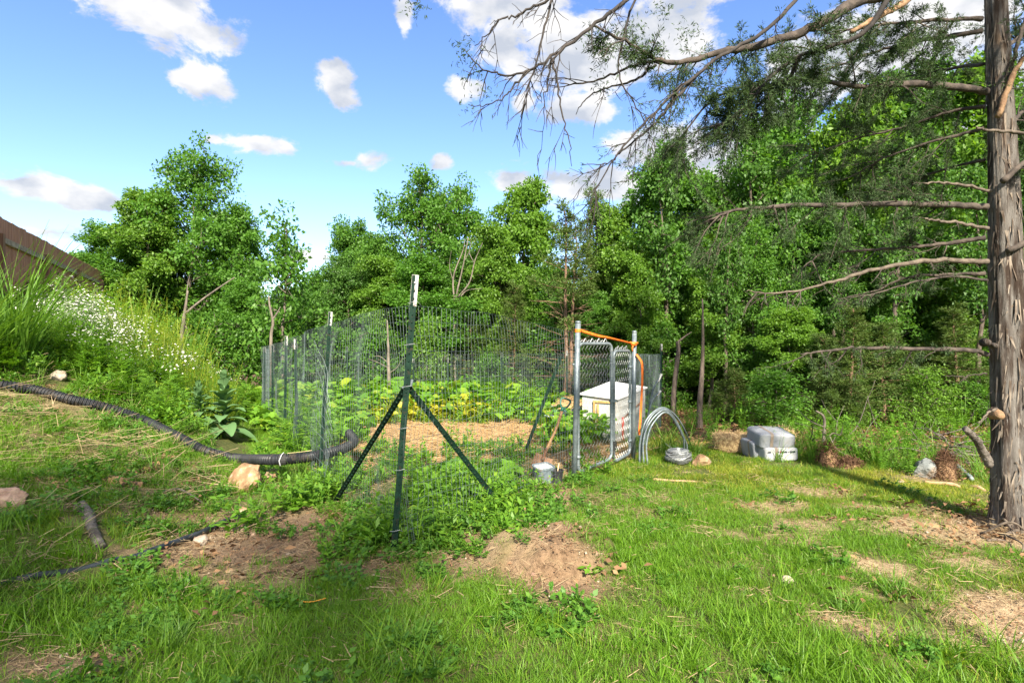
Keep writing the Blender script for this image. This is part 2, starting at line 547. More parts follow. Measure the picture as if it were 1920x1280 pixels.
def inpoly(x, y, poly):
    r = np.zeros(np.shape(x), bool)
    n = len(poly)
    for i in range(n):
        x1, y1 = poly[i]; x2, y2 = poly[(i + 1) % n]
        c = ((y1 > y) != (y2 > y)) & (x < (x2 - x1) * (y - y1) / (y2 - y1 + 1e-12) + x1)
        r ^= c
    return r


def spots(lst):
    out = []
    for (px, py, rx, ry, s) in lst:
        g = G(px, py); d = g[1]
        if px > 1190 and px < 1840: rx, ry, s = rx * .85, ry * .85, s * .92
        out.append((g[0], g[1], rx * d / FOC, ry * d * d / (FOC * 1.5), s))
    return out


SOIL = spots([(470, 1010, 170, 62, 1.0), (560, 960, 70, 40, .8), (600, 1030, 80, 40, .8), (400, 1060, 110, 45, .7), (770, 1100, 90, 40, .7),
              (900, 1020, 80, 40, .9), (1040, 1040, 110, 55, 1.1), (860, 1060, 60, 40, .8), (1030, 935, 70, 34, .95), (990, 960, 60, 30, .6),
              (110, 1255, 170, 34, .9), (430, 1170, 60, 22, .5), (270, 1130, 60, 25, .4), (560, 1120, 60, 26, .5),
              (1560, 1160, 60, 24, .8), (1665, 1190, 75, 30, .95), (1660, 1065, 70, 26, .95), (1590, 1045, 50, 15, .8), (1890, 1150, 130, 70, 1.0), (1760, 1095, 90, 28, .75),
              (1440, 950, 90, 16, .85), (1530, 985, 100, 18, .75), (1700, 985, 130, 24, .95), (1560, 925, 80, 12, .85), (1640, 955, 80, 13, .8),
              (1410, 1060, 40, 20, .45), (1300, 960, 60, 14, .3), (1230, 935, 70, 18, .4), (1400, 1130, 40, 16, .4), (1860, 1000, 130, 50, 1.0), (1480, 1010, 80, 20, .6), (1620, 1110, 60, 18, .7), (1800, 1200, 90, 30, .8), (1700, 1240, 60, 22, .6), (1360, 1000, 60, 18, .5), (1830, 1060, 90, 26, .8), (1200, 960, 60, 16, .5), (700, 1060, 70, 30, .8), (520, 1060, 110, 50, .9), (1780, 955, 60, 12, .6),
              (640, 1000, 60, 50, .5), (1740, 895, 70, 9, .7), (1490, 1235, 60, 20, .4), (1140, 1180, 40, 16, .3),
              (520, 900, 60, 30, .6), (330, 900, 120, 40, .45), (200, 960, 120, 40, .4), (60, 900, 90, 30, .35), (150, 830, 120, 30, .4), (100, 760, 110, 24, .4), (350, 700, 60, 12, .35)])
STRAWBED = spots([(900, 800, 200, 22, 1.0), (780, 790, 150, 26, .9), (980, 830, 110, 26, .9), (860, 845, 190, 22, .85), (1050, 860, 60, 30, .8), (720, 835, 110, 26, .95), (690, 860, 80, 24, .8), (760, 810, 120, 20, .9), (1150, 850, 60, 16, .6), (990, 790, 90, 16, .8), (1340, 838, 40, 8, .7)])


def blob(lst, x, y, edge=0.5):
    t = np.zeros(np.shape(x))
    n = (fbm(x * 2.3, y * 2.3, 21, 4) - .5) * 1.5 + (fbm(x * 9, y * 9, 31, 2) - .5) * 0.7
    for (cx, cy, rx, ry, s) in lst:
        q = np.sqrt(((x - cx) / rx) ** 2 + ((y - cy) / ry) ** 2) + n * 0.7
        t = np.maximum(t, s * (1 - sst(1 - edge, 1 + edge, q)))
    return np.clip(t, 0, 1)


EDGE_PX = [(1200, 830), (1320, 838), (1450, 858), (1600, 868), (1700, 880), (1840, 905), (2100, 930)]
EDGE = np.array([G(*e)[:2] for e in EDGE_PX])


def edge_y(x):
    return np.interp(x, EDGE[:, 0], EDGE[:, 1])


def wood(x, y):
    """1 inside the wood (right and far behind)"""
    right = sst(-0.1, 0.7, y - edge_y(x)) * sst(1.8, 2.8, x)
    back = sst(14.5, 16, y)
    return np.clip(np.maximum(right, back), 0, 1)


def bankness(x, y):
    return sst(-0.1, 0.5, foot(y) - x)


# ------------------------------------------------------------------ ground sheet
def build_ground():
    u = np.linspace(-1, 1, 560); v = np.linspace(0, 1, 520)
    X1 = np.sinh(u * 6.3) / math.sinh(6.3) * 320
    Y1 = -60 + 0 * v
    t = np.linspace(-1, 1, 680)
    Y1 = 4.0 + np.sinh(t * 6.3) / math.sinh(6.3) * 320
    X, Y = np.meshgrid(X1, Y1)
    Z = height(X, Y)
    soil = blob(SOIL, X, Y, .45)
    near = (np.abs(X) < 9) & (Y > 1) & (Y < 10)
    Z = Z + np.where(near, soil * ((fbm(X * 9, Y * 9, 111, 3) - .5) * .045 + (fbm(X * 26, Y * 26, 121, 2) - .5) * .022), 0)
    ins = inpoly(X, Y, FENCE)
    st = blob(STRAWBED, X, Y, .4) * np.where(ins | (X > 1.6), 1, .15)
    wd = wood(X, Y)
    n = len(X1); k = len(Y1)
    V = np.stack([X, Y, Z], -1).reshape(-1, 3)
    i = np.arange(k - 1)[:, None] * n; j = np.arange(n - 1)[None, :]
    idx = np.stack([i + j, i + j + 1, i + n + j + 1, i + n + j], -1).reshape(-1, 4)

    m_, nt, N, L, b, out = newmat('earth_and_turf')
    def at(nm):
        a = N.new('ShaderNodeAttribute'); a.attribute_name = nm; return a.outputs['Fac']
    nA = noisen(nt, 1.2, 6); nB = noisen(nt, 22, 6, rough=.7); nC = noisen(nt, 90, 4, rough=.7)
    turf = mixc(nt, rampn(nt, nB, .35, .65), (.055, .085, .018), (.13, .125, .045))
    earth = mixc(nt, rampn(nt, nB, .32, .62), (.115, .073, .042), (.245, .162, .097))
    earth = mixc(nt, rampn(nt, nA, .40, .65), earth, (.30, .215, .135))
    earth = mixc(nt, rampn(nt, nC, .62, .74), earth, (.40, .33, .25))
    earth = mixc(nt, rampn(nt, nC, .40, .28), earth, (.10, .065, .045))
    strw = mixc(nt, rampn(nt, nC, .35, .65), (.25, .16, .075), (.45, .315, .16))
    strw = mixc(nt, rampn(nt, nA, .56, .66), strw, (.20, .12, .075))
    lit = mixc(nt, rampn(nt, nC, .35, .65), (.075, .045, .028), (.20, .12, .07))
    earth = mixc(nt, at('sand'), earth, mixc(nt, rampn(nt, nB, .35, .6), (.30, .205, .12), (.46, .345, .21)))
    c = mixc(nt, at('soil'), turf, earth)
    c = mixc(nt, at('litter'), c, lit)
    c = mixc(nt, at('straw'), c, strw)
    L.new(c, b.inputs['Base Color'])
    b.inputs['Roughness'].default_value = .95; b.inputs['Specular IOR Level'].default_value = .15
    bn = N.new('ShaderNodeBump'); bn.inputs['Strength'].default_value = .9; bn.inputs['Distance'].default_value = .035
    ad = N.new('ShaderNodeMath'); ad.operation = 'MULTIPLY_ADD'; ad.inputs[1].default_value = .4
    L.new(nC, ad.inputs[0]); L.new(nB, ad.inputs[2]); L.new(ad.outputs[0], bn.inputs['Height']); L.new(bn.outputs[0], b.inputs['Normal'])

    me = quads_mesh('ground', V, 4, m_, True, idx)
    for nm, a in (('soil', soil), ('sand', sst(.7, 1.8, X) * (1 - sst(3.3, 4.2, X) * sst(3.9, 4.4, Y) * .8)), ('straw', st), ('litter', wd)):
        A = me.attributes.new(nm, 'FLOAT', 'POINT'); A.data.foreach_set('value', a.astype(np.float32).ravel())
    o = bpy.data.objects.new('ground', me); COL.objects.link(o)
    props(o, kind='structure')


build_ground()

# ------------------------------------------------------------------ small plant sources
SRC = {}


def source(key, meshes):
    c = bpy.data.collections.new(key + '_sources')
    for i, me in enumerate(meshes):
        o = bpy.data.objects.new('%s_source_%02d' % (key, i), me)
        c.objects.link(o)
    SRC[key] = c


def blades(n, spread, hmin, hmax, w, bend, seed, seg=2, lean=.35):
    """grass blades as folded tapering strips; -> quads (n*seg,4,3)"""
    r = np.random.default_rng(seed)
    a = r.uniform(0, 2 * math.pi, n); rad = spread * np.sqrt(r.uniform(0, 1, n))
    base = np.stack([np.cos(a) * rad, np.sin(a) * rad, np.full(n, -.01)], 1)
    h = r.uniform(hmin, hmax, n); az = r.uniform(0, 2 * math.pi, n)
    out = np.stack([np.cos(az), np.sin(az), 0 * az], 1)
    side = np.stack([-np.sin(az), np.cos(az), 0 * az], 1)
    tw = r.uniform(-.6, .6, n)[:, None]
    side = side * np.cos(tw) + out * np.sin(tw)
    ln = r.uniform(.1, 1, n) * lean; bd = r.uniform(.2, 1, n) * bend
    ww = w * r.uniform(.6, 1.2, n)
    pts = []
    for s in range(seg + 1):
        t = s / seg
        c = base + out * (h * (ln * t + bd * t * t))[:, None]
        c[:, 2] += h * (t - .45 * bd * t * t)
        wd = ww * (1 - t ** 1.5 * .92) * (.75 if s == 0 else 1)
        pts.append((c - side * wd[:, None] / 2, c + side * wd[:, None] / 2))
    Q = []
    V = np.stack([p for pr in pts for p in pr], 1)  # n,(2*(seg+1)),3
    idx = []
    m_ = 2 * (seg + 1)
    for s in range(seg):
        idx.append(np.stack([np.arange(n) * m_ + 2 * s, np.arange(n) * m_ + 2 * s + 1, np.arange(n) * m_ + 2 * s + 3, np.arange(n) * m_ + 2 * s + 2], 1))
    return V.reshape(-1, 3), np.concatenate(idx)


def leaf_quads(c, d, nrm, L_, W_, fold=.15, r=None):
    """kite leaves as two quads-in-one (4 corners, slightly folded): base, side, tip, side"""
    d = d / (np.linalg.norm(d, axis=1)[:, None] + 1e-9)
    s = np.cross(d, nrm); s /= np.linalg.norm(s, axis=1)[:, None] + 1e-9
    n2 = np.cross(s, d)
    L_ = np.broadcast_to(L_, (len(c),))[:, None]; W_ = np.broadcast_to(W_, (len(c),))[:, None]
    return np.stack([c, c + d * L_ * .45 + s * W_ * .5 + n2 * W_ * fold, c + d * L_, c + d * L_ * .45 - s * W_ * .5 + n2 * W_ * fold], 1)


def rdir(r, n, up=0.0):
    v = r.normal(size=(n, 3)); v /= np.linalg.norm(v, axis=1)[:, None]
    v[:, 2] += up
    return v / np.linalg.norm(v, axis=1)[:, None]


def strips(a, b, w, r):
    """thin stalk quads between points a and b"""
    d = b - a
    s = np.cross(d, rdir(r, len(a))); s /= np.linalg.norm(s, axis=1)[:, None] + 1e-9
    s = s * (np.broadcast_to(w, (len(a),))[:, None] / 2)
    return np.stack([a - s, a + s, b + s * .5, b - s * .5], 1)


def weed_mesh(seed, nst, h, spread, ll, lw, per, mat_, droop=.2, stem_w=.004):
    r = np.random.default_rng(seed)
    Q = []
    for i in range(nst):
        a = r.uniform(0, 6.28); rad = spread * math.sqrt(r.uniform())
        b0 = np.array([math.cos(a) * rad, math.sin(a) * rad, -.01]); hh = h * r.uniform(.5, 1.1)
        tip = b0 + np.array([r.normal() * .22 * hh, r.normal() * .22 * hh, hh])
        k = per
        t = np.sort(r.uniform(.15, 1, k))
        c = b0 + (tip - b0) * t[:, None]
        Q.append(strips(b0[None], tip[None], stem_w, r))
        d = rdir(r, k); d[:, 2] = np.abs(d[:, 2]) * .5 + .1 - droop * r.uniform(0, 1, k)
        nr = rdir(r, k, 2.0)
        sz = r.uniform(.6, 1.2, k) * (1.15 - .5 * t)
        Q.append(leaf_quads(c, d, nr, ll * sz, lw * sz))
    Q = np.concatenate(Q)
    return quads_mesh('weed', Q.reshape(-1, 3), 4, mat_)


def fern_mesh(seed, nst, h, spread, mat_):
    """ragweed: stems with finely cut leaves"""
    r = np.random.default_rng(seed); Q = []
    for i in range(nst):
        a = r.uniform(0, 6.28); rad = spread * math.sqrt(r.uniform())
        b0 = np.array([math.cos(a) * rad, math.sin(a) * rad, -.01]); hh = h * r.uniform(.5, 1.1)
        tip = b0 + np.array([r.normal() * .15 * hh, r.normal() * .15 * hh, hh])
        Q.append(strips(b0[None], tip[None], .005, r))
        for t in np.linspace(.2, 1, 9):
            c = b0 + (tip - b0) * t
            for q in range(2):
                d = rdir(r, 1)[0]; d[2] = abs(d[2]) * .4 + .15; d /= np.linalg.norm(d)
                L_ = h * .30 * (1.2 - .6 * t)
                e = c + d * L_
                kk = 6
                tt = np.linspace(.25, 1, kk)
                cc = c + (e - c) * tt[:, None]
                sd = np.cross(d, (0, 0, 1.0)); sd /= np.linalg.norm(sd) + 1e-9
                for sg in (-1, 1):
                    dd = np.tile(d * .6 + sd * sg, (kk, 1)); dd[:, 2] -= .2 * r.uniform(0, 1, kk)
                    Q.append(leaf_quads(cc, dd, rdir(r, kk, 2.5), L_ * .42 * (1.15 - .6 * tt), L_ * .13))
    Q = np.concatenate(Q)
    return quads_mesh('fern_weed', Q.reshape(-1, 3), 4, mat_)


def squash_mesh(seed, n, mat_):
    r = np.random.default_rng(seed)
    V = []; F = []
    for i in range(n):
        a = r.uniform(0, 6.28); rad = .3 * math.sqrt(r.uniform())
        b0 = np.array([math.cos(a) * rad * .5, math.sin(a) * rad * .5, -.01]); hh = r.uniform(.12, .36)
        c = np.array([math.cos(a) * rad, math.sin(a) * rad, hh])
        R0 = r.uniform(.045, .09)
        nr = rdir(r, 1, 1.6)[0]
        x = np.cross(nr, rdir(r, 1)[0]); x /= np.linalg.norm(x); y = np.cross(nr, x)
        k = 10
        o = len(V)
        V.append(c)
        for j in range(k):
            ang = j * 2 * math.pi / k
            rr = R0 * (1.0 if j % 2 == 0 else .80) * (.35 if j == 0 else 1)
            V.append(c + (x * math.cos(ang) + y * math.sin(ang)) * rr + nr * R0 * (.22 if j % 2 else .05))
        for j in range(0, k, 2):
            F.append((o, o + 1 + j, o + 1 + (j + 1) % k, o + 1 + (j + 2) % k))
        o = len(V)
        s = np.cross(c - b0, (0, 0, 1.0)); s = s / (np.linalg.norm(s) + 1e-9) * .005
        V += [b0 - s, b0 + s, c + s, c - s]; F.append((o, o + 1, o + 2, o + 3))
    return quads_mesh('squash', np.array(V), 4, mat_, True, np.array(F))


def flower_mesh(seed):
    r = np.random.default_rng(seed); Q = []
    n = 9
    b0 = np.stack([r.normal(0, .05, n), r.normal(0, .05, n), np.full(n, -.01)], 1)
    tip = b0 + np.stack([r.normal(0, .1, n), r.normal(0, .1, n), r.uniform(.40, .62, n)], 1)
    Q.append(strips(b0, tip, .004, r))
    c = b0 + (tip - b0) * r.uniform(.2, .9, (n, 1))
    Q.append(leaf_quads(c, rdir(r, n, .2), rdir(r, n, 2), .07, .018))
    c = b0 + (tip - b0) * r.uniform(.1, .8, (n, 1))
    Q.append(leaf_quads(c, rdir(r, n, .2), rdir(r, n, 2), .08, .02))
    nl = sum(len(q) for q in Q)
    P_ = []
    for i in range(n):
        for k in range(6):
            e = tip[i] + np.array([r.normal() * .05, r.normal() * .05, r.uniform(-.07, .03)])
            nr = rdir(r, 1, 1.5)[0]; x = np.cross(nr, rdir(r, 1)[0]); x /= np.linalg.norm(x); y = np.cross(nr, x); s = r.uniform(.007, .013)
            P_.append(np.array([[e + x * s, e + y * s, e - x * s, e - y * s]]))
    Q = np.concatenate(Q + P_)
    me = quads_mesh('fleabane', Q.reshape(-1, 3), 4, M['weed'])
    me.materials.append(M['flower'])
    mi = np.zeros(len(Q), np.int32); mi[nl:] = 1
    me.polygons.foreach_set('material_index', mi)
    return me


def straw_mesh(seed, n, spread, ln, mat_, lift=.03, w=.005):
    r = np.random.default_rng(seed)
    c = np.stack([r.normal(0, spread, n), r.normal(0, spread, n), r.uniform(0.002, lift, n)], 1)
    d = rdir(r, n); d[:, 2] *= .25
    l = r.uniform(.4, 1.2, n)[:, None] * ln
    Q = strips(c - d * l / 2, c + d * l / 2, w, r)
    return quads_mesh('straw', Q.reshape(-1, 3), 4, mat_)


def litter_mesh(seed, n, spread, mat_, s=.05):
    r = np.random.default_rng(seed)
    c = np.stack([r.normal(0, spread, n), r.normal(0, spread, n), r.uniform(0.003, .03, n)], 1)
    d = rdir(r, n); d[:, 2] *= .3
    Q = leaf_quads(c, d, rdir(r, n, 1.5), s * r.uniform(.6, 1.3, n), s * .5, .3)
    return quads_mesh('litter', Q.reshape(-1, 3), 4, mat_)


def blade_src(key, k, mat_, **kw):
    ms = []
    for i in range(k):
        V, idx = blades(seed=100 + i * 7 + len(key), **kw)
        ms.append(quads_mesh(key, V, 4, mat_, False, idx))
    source(key, ms)


def clod_mesh(seed, mat_):
    import bmesh
    r = np.random.default_rng(seed); mb = MB()
    for i in range(20):
        bm = bmesh.new(); bmesh.ops.create_icosphere(bm, subdivisions=1, radius=1)
        sc = r.uniform(.002, .008) * (1.8 if r.uniform() < .08 else 1)
        c = np.array([r.normal(0, .08), r.normal(0, .08), sc * .25])
        V = np.array([v.co for v in bm.verts]); V = V * (1 + r.normal(0, .18, (len(V), 1))) * np.array([1, r.uniform(.6, 1), .65]) * sc + c
        mb.add(V, [[v.index for v in f.verts] for f in bm.faces]); bm.free()
    return mesh_from(mb, 'clod', mat_)


M['clod'] = leafmat('soil_clod', ((.11, .062, .035), (.27, .17, .10), (.20, .12, .07)), trans=0.0, rough=.95, spec=.1)
M['chip'] = leafmat('pale_chip', ((.22, .17, .12), (.42, .36, .28), (.32, .25, .18)), trans=0.0, rough=.9, spec=.1)
source('clod', [clod_mesh(170 + i, M['clod'] if i < 9 else M['chip']) for i in range(10)])
blade_src('lawn', 5, M['grass'], n=52, spread=.09, hmin=.02, hmax=.058, w=.0042, bend=.8, lean=.6)
blade_src('rough', 5, M['grass'], n=34, spread=.06, hmin=.06, hmax=.155, w=.0055, bend=.8, seg=3, lean=.45)
blade_src('tall', 4, M['longgrass'], n=26, spread=.05, hmin=.22, hmax=.5, w=.009, bend=.9, seg=4, lean=.35)
source('weed', [weed_mesh(i, 12, .20, .10, .055, .022, 12, M['weed']) for i in range(4)])
source('lowweed', [weed_mesh(40 + i, 16, .085, .11, .038, .022, 7, M['weed_dark'], .1, .003) for i in range(4)])
source('tallweed', [weed_mesh(60 + i, 7, .62, .09, .085, .03, 26, M['weed'], .15, .006) for i in range(3)])
source('wispy', [weed_mesh(160 + i, 8, 1.15, .14, .055, .012, 46, M['weed'], .0, .006) for i in range(3)])
source('ragweed', [fern_mesh(80 + i, 4, .42, .10, M['weed']) for i in range(4)])
source('squash', [squash_mesh(20 + i, 24, M['squash']) for i in range(4)])
source('fleabane', [flower_mesh(30 + i) for i in range(4)])
source('straw', [straw_mesh(50 + i, 46, .07, .12, M['straw_gold']) for i in range(3)])
source('stalk', [straw_mesh(55 + i, 9, .07, .34, M['deadgrass'], .09, .0032) for i in range(4)])
source('thatch', [straw_mesh(155 + i, 22, .06, .09, M['deadgrass'], .025, .0026) for i in range(4)])
source('litter', [litter_mesh(70 + i, 26, .12, M['litter']) for i in range(3)])
source('redneedle', [straw_mesh(90 + i, 50, .09, .09, M['needle_red'], .05, .004) for i in range(2)])


def scatter(name, key, pts, scl, tint=None, label=None, tilt=.15, yaw=None):
    """one 'stuff' object: points carrying size, turn and tint, each holding one small plant"""
    pts = np.asarray(pts, float); n = len(pts)
    me = bpy.data.meshes.new(name)
    me.vertices.add(n); me.vertices.foreach_set('co', pts.astype(np.float32).ravel())
    r = np.random.default_rng(n + len(name))
    rot = np.stack([r.normal(0, tilt, n), r.normal(0, tilt, n), r.uniform(0, 6.283, n) if yaw is None else yaw], 1).astype(np.float32)
    a = me.attributes.new('turn', 'FLOAT_VECTOR', 'POINT'); a.data.foreach_set('vector', rot.ravel())
    a = me.attributes.new('size', 'FLOAT', 'POINT'); a.data.foreach_set('value', np.broadcast_to(scl, (n,)).astype(np.float32))
    k = len(SRC[key].objects)
    a = me.attributes.new('pick', 'INT', 'POINT'); a.data.foreach_set('value', r.integers(0, k, n).astype(np.int32))
    a = me.attributes.new('tint', 'FLOAT', 'POINT'); a.data.foreach_set('value', (np.zeros(n) if tint is None else np.broadcast_to(tint, (n,))).astype(np.float32))
    o = bpy.data.objects.new(name, me); COL.objects.link(o)
    ng = bpy.data.node_groups.new(name, 'GeometryNodeTree')
    ng.interface.new_socket('Geometry', in_out='INPUT', socket_type='NodeSocketGeometry')
    ng.interface.new_socket('Geometry', in_out='OUTPUT', socket_type='NodeSocketGeometry')
    gi = ng.nodes.new('NodeGroupInput'); go = ng.nodes.new('NodeGroupOutput')
    ci = ng.nodes.new('GeometryNodeCollectionInfo'); ci.inputs['Collection'].default_value = SRC[key]
    ci.inputs['Separate Children'].default_value = True; ci.inputs['Reset Children'].default_value = True
    ip = ng.nodes.new('GeometryNodeInstanceOnPoints'); ip.inputs['Pick Instance'].default_value = True

    def na(nm, t):
        x = ng.nodes.new('GeometryNodeInputNamedAttribute'); x.data_type = t; x.inputs['Name'].default_value = nm
        return x.outputs['Attribute']
    ng.links.new(gi.outputs[0], ip.inputs['Points']); ng.links.new(ci.outputs[0], ip.inputs['Instance'])
    ng.links.new(na('pick', 'INT'), ip.inputs['Instance Index'])
    er = ng.nodes.new('FunctionNodeEulerToRotation')
    ng.links.new(na('turn', 'FLOAT_VECTOR'), er.inputs[0]); ng.links.new(er.outputs[0], ip.inputs['Rotation'])
    ng.links.new(na('size', 'FLOAT'), ip.inputs['Scale'])
    ng.links.new(ip.outputs[0], go.inputs[0])
    md = o.modifiers.new('scatter', 'NODES'); md.node_group = ng
    props(o, label, None, None, 'stuff')
    return o


def seg_dist(x, y, poly):
    best = np.full(np.shape(x), 1e9)
    for (a, b) in zip(poly[:-1], poly[1:]):
        dx, dy = b[0] - a[0], b[1] - a[1]
        t = np.clip(((x - a[0]) * dx + (y - a[1]) * dy) / (dx * dx + dy * dy + 1e-9), 0, 1)
        best = np.minimum(best, np.hypot(x - a[0] - t * dx, y - a[1] - t * dy))
    return best


PIPE_PX = [(-60, 716), (0, 732), (60, 741), (130, 758), (200, 775), (262, 795), (330, 828), (385, 856), (440, 869)]
HOSE_PX = [(60, 1086), (150, 1066), (205, 1056), (330, 1022), (380, 1003), (442, 974)]
KEEP = [([G(*q) for q in PIPE_PX], .13), ([G(*q) for q in HOSE_PX], .06), ([G(150, 965), G(190, 1040)], .09), ([G(205, 915), G(268, 920)], .09),
        ([G(462, 940)] * 2, .2), ([G(14, 950)] * 2, .2), ([G(106, 720)] * 2, .2), ([G(1313, 885), G(1290, 885)], .16), ([G(1272, 872)] * 2, .17),
        ([G(1440, 872), G(1490, 872)], .16), ([G(1720, 900), G(1770, 905)], .2), ([G(1552, 880), G(1590, 880)], .14), ([G(1020, 905), G(1045, 905)], .14), ([G(1390, 856)] * 2, .2), ([G(428, 795), G(432, 855)], .30), ([G(940, 915)] * 2, .1), ([G(1230, 902), G(1335, 908)], .05)]


def clear(x, y, m_=1.0):
    k = np.ones(np.shape(x))
    for poly, w in KEEP:
        k = np.minimum(k, sst(w * .6 * m_, w * 1.3 * m_, seg_dist(x, y, poly)))
    return k


PIPE_W = np.array(sorted([tuple(G(*q)[:2]) for q in PIPE_PX + [(520, 885), (590, 885)]]))


def above_pipe(x, y):
    """1 on the upper side of the drain pipe, 0 on the trodden slope below it"""
    yp = np.interp(x, PIPE_W[:, 0], PIPE_W[:, 1])
    return np.where(x < -2.15, sst(.10, .45, y - yp), 1.0)


def field(n, x0, x1, y0, y1, dens, seed, wide=1.0):
    """rejection sampling of a density function over a rectangle (thinner far off)"""
    r = np.random.default_rng(seed)
    x = r.uniform(x0, x1, n); y = r.uniform(y0, y1, n)
    keep = (np.abs(x) < 1.02 * y + 0.6)
    x, y = x[keep], y[keep]
    p = dens(x, y) * clear(x, y, wide) * (above_pipe(x, y) if wide > 1.5 else 1)
    k = r.uniform(0, 1, len(x)) < p
    x, y = x[k], y[k]
    return np.stack([x, y, height(x, y)], 1)


def inside(x, y):
    return inpoly(x, y, FENCE).astype(float)


# random dry patches, plus sunlit yellow put into the turf on the right
def dry_sunlit(x, y):
    t = fbm(x * .7, y * .7, 41, 3)
    band = sst(1.0, 2.4, x + .25 * (y - 4)) * .26
    return np.clip((t - .45) * 1.5 + band + .32 * sst(5.0, 6.6, y) * sst(.5, 1.5, x) * (1 - sst(8, 9, y)), 0, .85)


def d_lawn(x, y):
    s = blob(SOIL, x, y)
    w = wood(x, y); ins = inside(x, y); bk = bankness(x, y)
    k = (1 - s) ** 1.5 * (1 - w) * (1 - ins) * (1 - .15 * bk)
    patch = sst(.30, .52, fbm(x * 1.3, y * 1.3, 51, 3))
    return k * (.45 + .55 * patch) * np.clip(1.3 - y / 14, .35, 1)


g = field(60000, -5, 9, 1.3, 11, d_lawn, 1)
scatter('lawn_grass', 'lawn', g, np.clip(rng.normal(1, .25, len(g)), .5, 1.8) * (1 + .25 * sst(5, 9, g[:, 1])), dry_sunlit(g[:, 0], g[:, 1]) + rng.normal(0, .12, len(g)), 'short green lawn grass over the open ground')


def d_rough(x, y):
    s = blob(SOIL, x, y)
    patch = sst(.50, .66, fbm(x * 1.9 + 5, y * 1.9, 61, 3))
    front = 1 - sst(3.2, 4.6, y)
    left = 1 - sst(-1.2, .6, x)
    k = (1 - s) * (1 - wood(x, y)) * (1 - inside(x, y))
    return np.clip(k * (patch * .14 + front * (.14 + .34 * patch) + left * .20 * (y < 8) + .50 * bankness(x, y) * (y < 7)), 0, 1)


g = field(21000, -7, 8, 1.3, 10, d_rough, 2, 1.3)
scatter('rough_grass', 'rough', g, np.clip(rng.normal(.85, .28, len(g)), .45, 1.7) * (1.0 - .35 * sst(3, 6, g[:, 1]) * (g[:, 0] > -1.5)), dry_sunlit(g[:, 0], g[:, 1]) * .7 + rng.normal(0, .1, len(g)), 'longer tufted grass in the shaded foreground and on the bank')


def d_low(x, y):
    s = blob(SOIL, x, y)
    patch = sst(.45, .62, fbm(x * 2.2 - 8, y * 2.2, 71, 3))
    corner = np.exp(-(((x + .45) / .7) ** 2 + ((y - 4.75) / .72) ** 2)) * 1.6
    return np.clip((patch * (1 - .75 * s) * .35 * (1 - .85 * sst(.1, 1.2, x)) + corner * .5 + .28 * bankness(x, y) * (y < 7.5) * sst(.4, .6, fbm(x * 2.7, y * 2.7, 73, 3))) * (1 - wood(x, y)), 0, 1)


g = field(9000, -6, 5, 1.3, 8.5, d_low, 3)
scatter('low_weeds', 'lowweed', g, np.clip(rng.normal(1, .3, len(g)), .5, 1.8), .1, 'low broad-leaved weeds between the grass')


def d_weed(x, y):
    corner = np.exp(-(((x + .55) / .55) ** 4 + ((y - 5.05) / .85) ** 4)) * 1.1
    side = np.exp(-(((x + 2.05) / .35) ** 2 + ((y - 5.6) / .75) ** 2)) * .8
    run = np.exp(-((x - (.55 + (y - 6)*.6)) / .3) ** 2) * .10 * (y > 5.2) * (y < 7.0)
    bk = bankness(x, y) * sst(5.6, 7.0, y) * (.55 + .45 * fbm(x, y, 77, 3))
    gard = inside(x, y) * sst(10.4, 11.2, y) * .15
    mid = inside(x, y) * .03 * (y < 8)
    return np.clip(corner * .8 + side + run + bk * .8 + gard + mid, 0, 1) * (1 - .8 * wood(x, y))


g = field(15000, -14, 4, 3.8, 17, d_weed, 4, 1.8)
scatter('green_weeds', 'weed', g, np.clip(rng.normal(1.05, .3, len(g)), .5, 2) * np.where(g[:, 1] < 6, 1.15, 1.25), .15 + .3 * sst(7, 9, g[:, 1]), 'leafy bright green weeds at the fence corner and over the bank')


c0 = G(290, 622)
FL = []
for (px, py, n_, sx, sy) in ((190, 588, 55, 42, 12), (260, 606, 70, 50, 14), (320, 628, 60, 50, 14), (270, 640, 25, 70, 14), (400, 690, 60, 36, 14), (330, 660, 50, 60, 16), (220, 610, 40, 60, 14), (160, 600, 18, 30, 16), (350, 650, 22, 40, 14)):
    r_ = np.random.default_rng(px)
    for i in range(n_ * 3):
        q = G(px + r_.normal() * sx, py + 35 + r_.normal() * sy)
        if q[1] < 14: FL.append(q)
FL = np.array(FL)
FLC = [G(190, 625), G(260, 645), G(330, 668), G(400, 705)]
scatter('wildflowers', 'fleabane', FL, np.clip(rng.normal(1.25, .25, len(FL)), .7, 1.8), 0, 'haze of small white wildflowers on the bank')


def d_rag(x, y):
    d = foot(y) - x
    k = np.exp(-((d - .6) / 1.0) ** 2) * sst(6.0, 7.2, y) * .8
    k = k + .22 * bankness(x, y) * sst(5.0, 6.5, y)
    return np.clip(k, 0, 1) * (y < 17) * (.35 + .65 * sst(.3, .8, seg_dist(x, y, FLC)))


g = field(8500, -14, -1, 4.5, 17, d_rag, 5, 2.6)
scatter('ragweed', 'ragweed', g, np.clip(rng.normal(1.0, .3, len(g)), .5, 1.9), .12, 'ferny ragweed crowding the outside of the wire fence')


def d_tallw(x, y):
    d = foot(y) - x
    k = sst(2.4, 3.4, d) * sst(8.0, 9.5, y) * (y < 17) * .5
    k = k + np.exp(-((d - .7) / .6) ** 2) * sst(8.5, 10, y) * .30 * (y < 16)
    k = k + inside(x, y) * np.exp(-(((x - .1) / .55) ** 2 + ((y - 12.3) / .7) ** 2)) * .9
    return np.clip(k, 0, 1) * (.15 + .85 * sst(.3, .9, seg_dist(x, y, FLC)))


